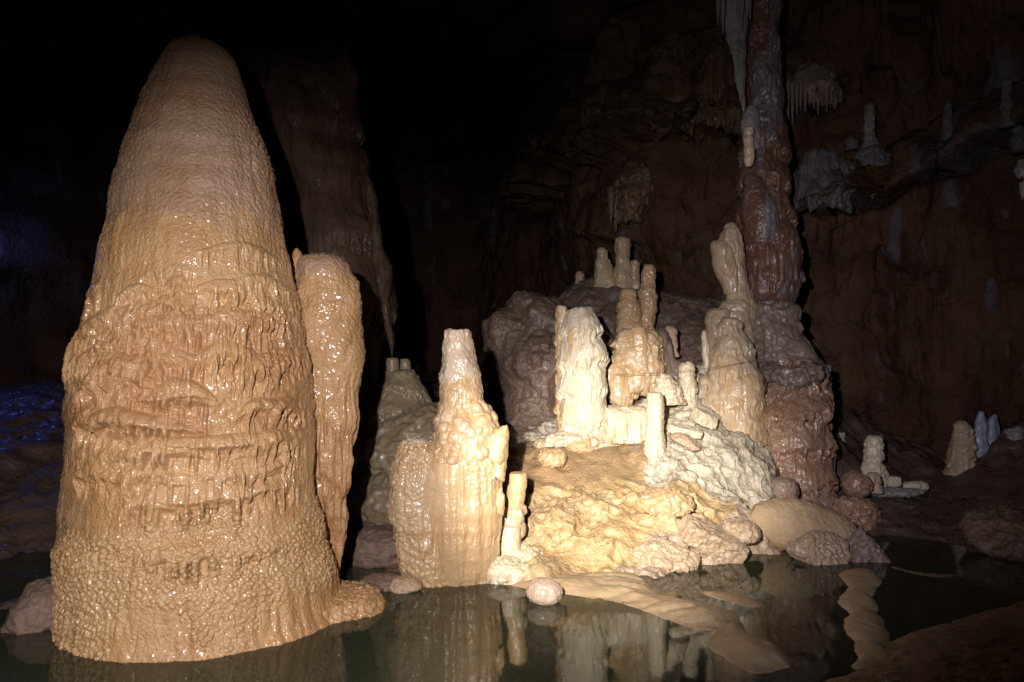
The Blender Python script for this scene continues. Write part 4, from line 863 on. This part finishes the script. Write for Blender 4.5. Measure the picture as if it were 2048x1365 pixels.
rock('crusted_lump', M_BEIGE, (cx, 6.1, cz), (.055, .05, .05), 'small brown knob at the left rim of the muddy terrace', 'rock', seed=147, planes=2, pop=(.01, .03), res=.006)
formation('cone_nodule', M_WHITE, 6.1, [(872,1095,1098),(880,1091,1102),(893,1085,1108)], 'tiny pointed white cone on the rear rim of the terrace', 'stalagmite', seed=148, res=.006, lump=(.005, 14))
cx, cz = at(1335, 1012, 5.25)
rock('orange_lump', M_CREAM, (cx, 5.3, cz), (.21, .16, .10), 'swollen orange flowstone lump at the right end of the orange bank', 'flowstone', seed=149, planes=5, lump=(.2, 2.2), pop=(.007, .05), res=.007, crag=.25)
x, y = ground(1335, 1142)
rock('speckled_boulder', M_ROSE, (x, y + .1, .055), (.235, .15, .125), 'low pinkish speckled boulder half in the water below the orange bank', 'boulder', seed=150, planes=9, cut=.62, lump=(.12, 2.5), pop=(.005, .04), res=.006, crag=.16)
cx, cz = at(1430, 1078, 5.0)
rock('wedge_slab', M_ROSE, (cx, 5.08, cz - .02), (.36, .19, .12), 'pale pink wedge shaped slab sloping down into the water', 'rock', seed=151, planes=4, flat=BOX, crag=.1, rot=(.35, .42, .15), res=.007, strat=.015)
cx, cz = at(1490, 1068, 5.1)
rock('wedge_slab', M_ROSE, (cx, 5.2, cz), (.14, .12, .09), 'knobbly pink lump between the wedge slab and the disc boulder', 'rock', seed=152, planes=9, cut=.62, rot=(.2, .2, .15), pop=(.006, .04), res=.007, crag=.25)
cx, cz = at(1612, 1058, 5.35)
rock('disc_boulder', M_SAND, (cx, 5.42, cz), (.43, .17, .21), 'pale sandy disc shaped boulder leaning at the back of the pool', 'boulder', seed=153, planes=2, rot=(-.35, .16, -.05), lump=(.05, 2), fine=(.006, 30), res=.008, crag=.03)
cx, cz = at(1650, 1112, 5.0)
rock('ringed_boulder', M_ROSE, (cx, 5.1, cz), (.21, .15, .16), 'rounded ringed grey pink boulder at the waterline before the sandy disc', 'boulder', seed=154, planes=9, cut=.62, rot=(.2, .2, .1), lump=(.14, 2.5), crag=.2, flute=(.012, 12), res=.007, strat=.02)
cx, cz = at(1745, 1098, 5.05)
rock('pyramid_rock', M_MAUVE, (cx, 5.12, cz - .03), (.24, .14, .2), 'purple pyramid shaped rock standing in the water right of the ringed boulder', 'rock', seed=155, planes=2, cut=.8, flat=[((.85, -.2, .6), .28), ((-.8, -.2, .7), .34), ((0, -1, .3), .5)], res=.007)
cx, cz = at(2010, 1075, 5.2)
rock('right_bank_boulder', M_PURPLE, (cx + .22, 5.35, cz - .04), (.42, .34, .33), 'dark purple boulder on the right bank at the picture edge', 'boulder', seed=156, planes=9, cut=.6, res=.011, lump=(.12, 2), crag=.1)
cx, cz = at(1718, 1032, 6.0)
rock('wet_brown_rock', M_BROWN, (cx, 6.05, cz - .02), (.2, .18, .18), 'wet dark brown rock behind the right end of the sandy disc', 'rock', seed=157, planes=8, cut=.62, res=.009, lump=(.15, 2.5), crag=.3, rot=(.2, .4, 0))

# ------------------------------------------------------------------ rimstone: sandy banks and dams at water level
def in_poly(px, py, poly):
    c = np.zeros(px.shape, bool); n_ = len(poly)
    for i in range(n_):
        x1, y1 = poly[i]; x2, y2 = poly[(i + 1) % n_]
        cond = ((y1 > py) != (y2 > py)) & (px < (x2 - x1) * (py - y1) / (y2 - y1 + 1e-12) + x1)
        c ^= cond
    return c
def bank(name, mat, outline, h, w, label, cat='rimstone dam', seed=0, res=.012, slope=(0, 0), rough=.006, rip=.0, edge=.035):
    A = np.array([ground(*p) for p in outline])
    for _ in range(2):
        B = np.roll(A, -1, 0); A = np.stack([A * .75 + B * .25, A * .25 + B * .75], 1).reshape(-1, 2)
    poly = [tuple(p) for p in A]
    A = np.array(poly); x0, y0 = A.min(0) - .12; x1, y1 = A.max(0) + .12
    nx, ny = int((x1 - x0) / res), int((y1 - y0) / res)
    X, Yy = np.meshgrid(np.linspace(x0, x1, nx), np.linspace(y0, y1, ny))
    d = np.full(X.shape, 9.)
    for i in range(len(poly)):
        p, q_ = A[i], A[(i + 1) % len(poly)]
        e = q_ - p; t = np.clip(((X - p[0]) * e[0] + (Yy - p[1]) * e[1]) / (e @ e + 1e-12), 0, 1)
        d = np.minimum(d, np.hypot(X - p[0] - t * e[0], Yy - p[1] - t * e[1]))
    d = np.where(in_poly(X, Yy, poly), d, -d)
    Q = np.stack([X, Yy, 0 * X], -1)
    d = d + edge * fbm(Q, 6, 4, seed) + .008
    Z = np.where(d > 0, h * (1 - np.exp(-np.clip(d, 0, 9) / w)), np.clip(d * 2.2, -.4, 0))
    Z = Z + sstep(0, .05, d) * (rough * fbm(Q, 26, 3, seed + 1) + .012 * fbm(Q, 4, 3, seed + 2)
        + slope[0] * (X - A[:, 0].mean()) + slope[1] * (Yy - A[:, 1].mean()) + rip * (billow(np.stack([X * .3 + Yy * .2, Yy, 0 * X], -1), 9, seed + 4) - .5)) - .004
    keep = (d > -.15)
    q = grid_faces(ny, nx, False)[:, ::-1]
    q = q[keep.ravel()[q].all(1)]
    used = np.unique(q); remap = -np.ones(nx * ny, int); remap[used] = np.arange(len(used))
    V = np.stack([X, Yy, Z], -1).reshape(-1, 3)[used]
    o = mesh_obj(name, V, (remap[q], []), mat, (A[:, 0].mean(), A[:, 1].mean(), -.2))
    return tag(o, label, cat)
bank('sand_bank', M_SAND, [(1010,1172),(1060,1160),(1130,1146),(1270,1146),(1288,1160),(1298,1182),(1330,1192),(1400,1205),(1470,1222),(1482,1240),(1475,1258),(1430,1266),(1370,1252),(1310,1232),(1260,1212),(1200,1200),(1150,1192),(1080,1182)], .06, .13, 'long orange sandy bank curving out from the mound into the pool', 'sand bank', 200, rip=.02)
bank('rimstone_dam', M_SAND, [(1400,1182),(1425,1180),(1480,1192),(1522,1204),(1520,1214),(1480,1211),(1430,1199),(1402,1190)], .022, .04, 'narrow sandy bar just behind the long orange bank', seed=203)
bank('rimstone_dam', M_SAND, [(1410,1298),(1418,1276),(1440,1254),(1466,1240),(1486,1246),(1490,1262),(1530,1283),(1570,1305),(1592,1335),(1560,1342),(1500,1352),(1470,1330),(1440,1314)], .085, .11, 'stubby pinkish sandy dam in the foreground water', seed=206, rip=.02)
bank('rimstone_dam', M_SAND, [(1676,1146),(1684,1160),(1700,1176),(1684,1193),(1680,1212),(1702,1230),(1690,1246),(1690,1266),(1708,1282),(1706,1298),(1720,1315),(1700,1342),(1810,1342),(1771,1302),(1786,1270),(1768,1254),(1772,1240),(1752,1228),(1760,1210),(1742,1194),(1762,1172),(1760,1155),(1735,1140)], .035, .03, 'scalloped sandy dam snaking back across the right side of the pool', seed=209, res=.009, edge=.03, rough=.003)
bank('mud_bank', M_MUD, [(1380,1362),(1440,1352),(1560,1358),(1660,1345),(1702,1330),(1760,1290),(1850,1262),(1950,1250),(2048,1225),(2200,1190),(2500,1400),(2500,1700),(1300,1700),(1290,1420)], .10, .25, 'broad dark mud bank in the right foreground corner', 'mud bank', 212, res=.012, slope=(.07, 0), rough=.008)
bank('mud_bank', M_MUD, [(1890,1250),(1930,1232),(1990,1218),(2060,1200),(2200,1180),(2200,1260),(2048,1262),(1960,1262)], .09, .15, 'smaller mud hump behind the broad foreground bank at the right edge', 'mud bank', 215)
bank('rimstone_dam', M_MUD, [(1786,1132),(1830,1144),(1880,1150),(1920,1146),(1960,1138),(1962,1142),(1920,1152),(1880,1156),(1830,1150),(1786,1138)], .012, .03, 'hair thin curved rim line across the dark back pool', seed=218)

# ------------------------------------------------------------------ cord strung across the mound
a = np.array([*at(1225, 749, 6.4)]); bz = np.array([*at(1530, 716, 6.35)])
t = np.linspace(0, 1, 60)[:, None]; th = np.linspace(0, 2 * math.pi, 6, endpoint=False)[None, :]
xx = a[0] + (bz[0] - a[0]) * t; zz_ = a[1] + (bz[1] - a[1]) * t - .10 * 4 * t * (1 - t) * .4
Pp = np.stack([xx + 0 * th, 6.3 + .0022 * np.cos(th) + 0 * t, zz_ + .0022 * np.sin(th)], -1)
M_CORD = calcite('cord_fibre', (.06, .05, .05), (.09, .08, .07), bump=0, rough=(.6, .8))
o = mesh_obj('guide_cord', Pp.reshape(-1, 3), (grid_faces(60, 6, True), []), M_CORD, (a[0], 6.3, a[1]))
tag(o, 'thin dark cord strung from the boss across the white cone', 'cord')

# ------------------------------------------------------------------ light: hand torches beside the camera, an added upper wall fill, a blue lamp far left
def spot(name, loc, target, power, cone, blend, color, radius=.03):
    l = bpy.data.lights.new(name, 'SPOT'); l.energy = power; l.spot_size = math.radians(cone); l.spot_blend = blend
    l.color = color; l.shadow_soft_size = radius
    o = bpy.data.objects.new(name, l); COL.objects.link(o); o.location = loc
    d = np.array(target, float) - np.array(loc, float)
    from mathutils import Vector
    o.rotation_euler = Vector(d).to_track_quat('-Z', 'Y').to_euler()
    return o
TL = (-.48, -.05, 1.82)
def tgt(px, py, Y):
    x, z = at(px, py, Y); return (float(x), Y, float(z))
spot('torch_wide', TL, tgt(590, 965, 4.5), 740, 74, 1.0, (.99, .94, .97))
spot('torch_beam', TL, tgt(1240, 960, 5.8), 2750, 29, 1.0, (1.0, .92, .78))
spot('torch_spill', (-.44, -.05, 1.80), tgt(1400, 760, 6.5), 680, 54, 1.0, (.95, .90, 1.0))
spot('upper_wall_fill', (-.46, -.05, 1.81), tgt(1730, 360, 7.5), 260, 66, 1.0, (.95, .90, 1.0))  # weak fill added to brighten the upper walls and column
bl = bpy.data.lights.new('blue_lamp', 'POINT'); bl.energy = 11; bl.color = (.08, .17, 1.0); bl.shadow_soft_size = .10
o = bpy.data.objects.new('blue_lamp', bl); COL.objects.link(o); o.location = (-7.2, 9.5, 3.2)

w = bpy.data.worlds.new('World'); sc.world = w; w.use_nodes = True
bg = w.node_tree.nodes.get('Background'); bg.inputs[0].default_value = (.25, .35, 1, 1); bg.inputs[1].default_value = .001

sc.cycles.max_bounces = 6; sc.cycles.diffuse_bounces = 2; sc.cycles.glossy_bounces = 3; sc.cycles.transparent_max_bounces = 8
# ------------------------------------------------------------------ camera
cam = bpy.data.cameras.new('camera'); cam.lens = 24; cam.sensor_width = 36; cam.clip_end = 200; cam.clip_start = .05
co = bpy.data.objects.new('camera', cam); COL.objects.link(co)
co.location = (0, 0, CAMZ); co.rotation_euler = (math.pi / 2 + PITCH, 0, 0)
sc.camera = co
sc.view_settings.view_transform = 'Standard'; sc.view_settings.look = 'None'
sc.view_settings.exposure = 0; sc.view_settings.gamma = 1
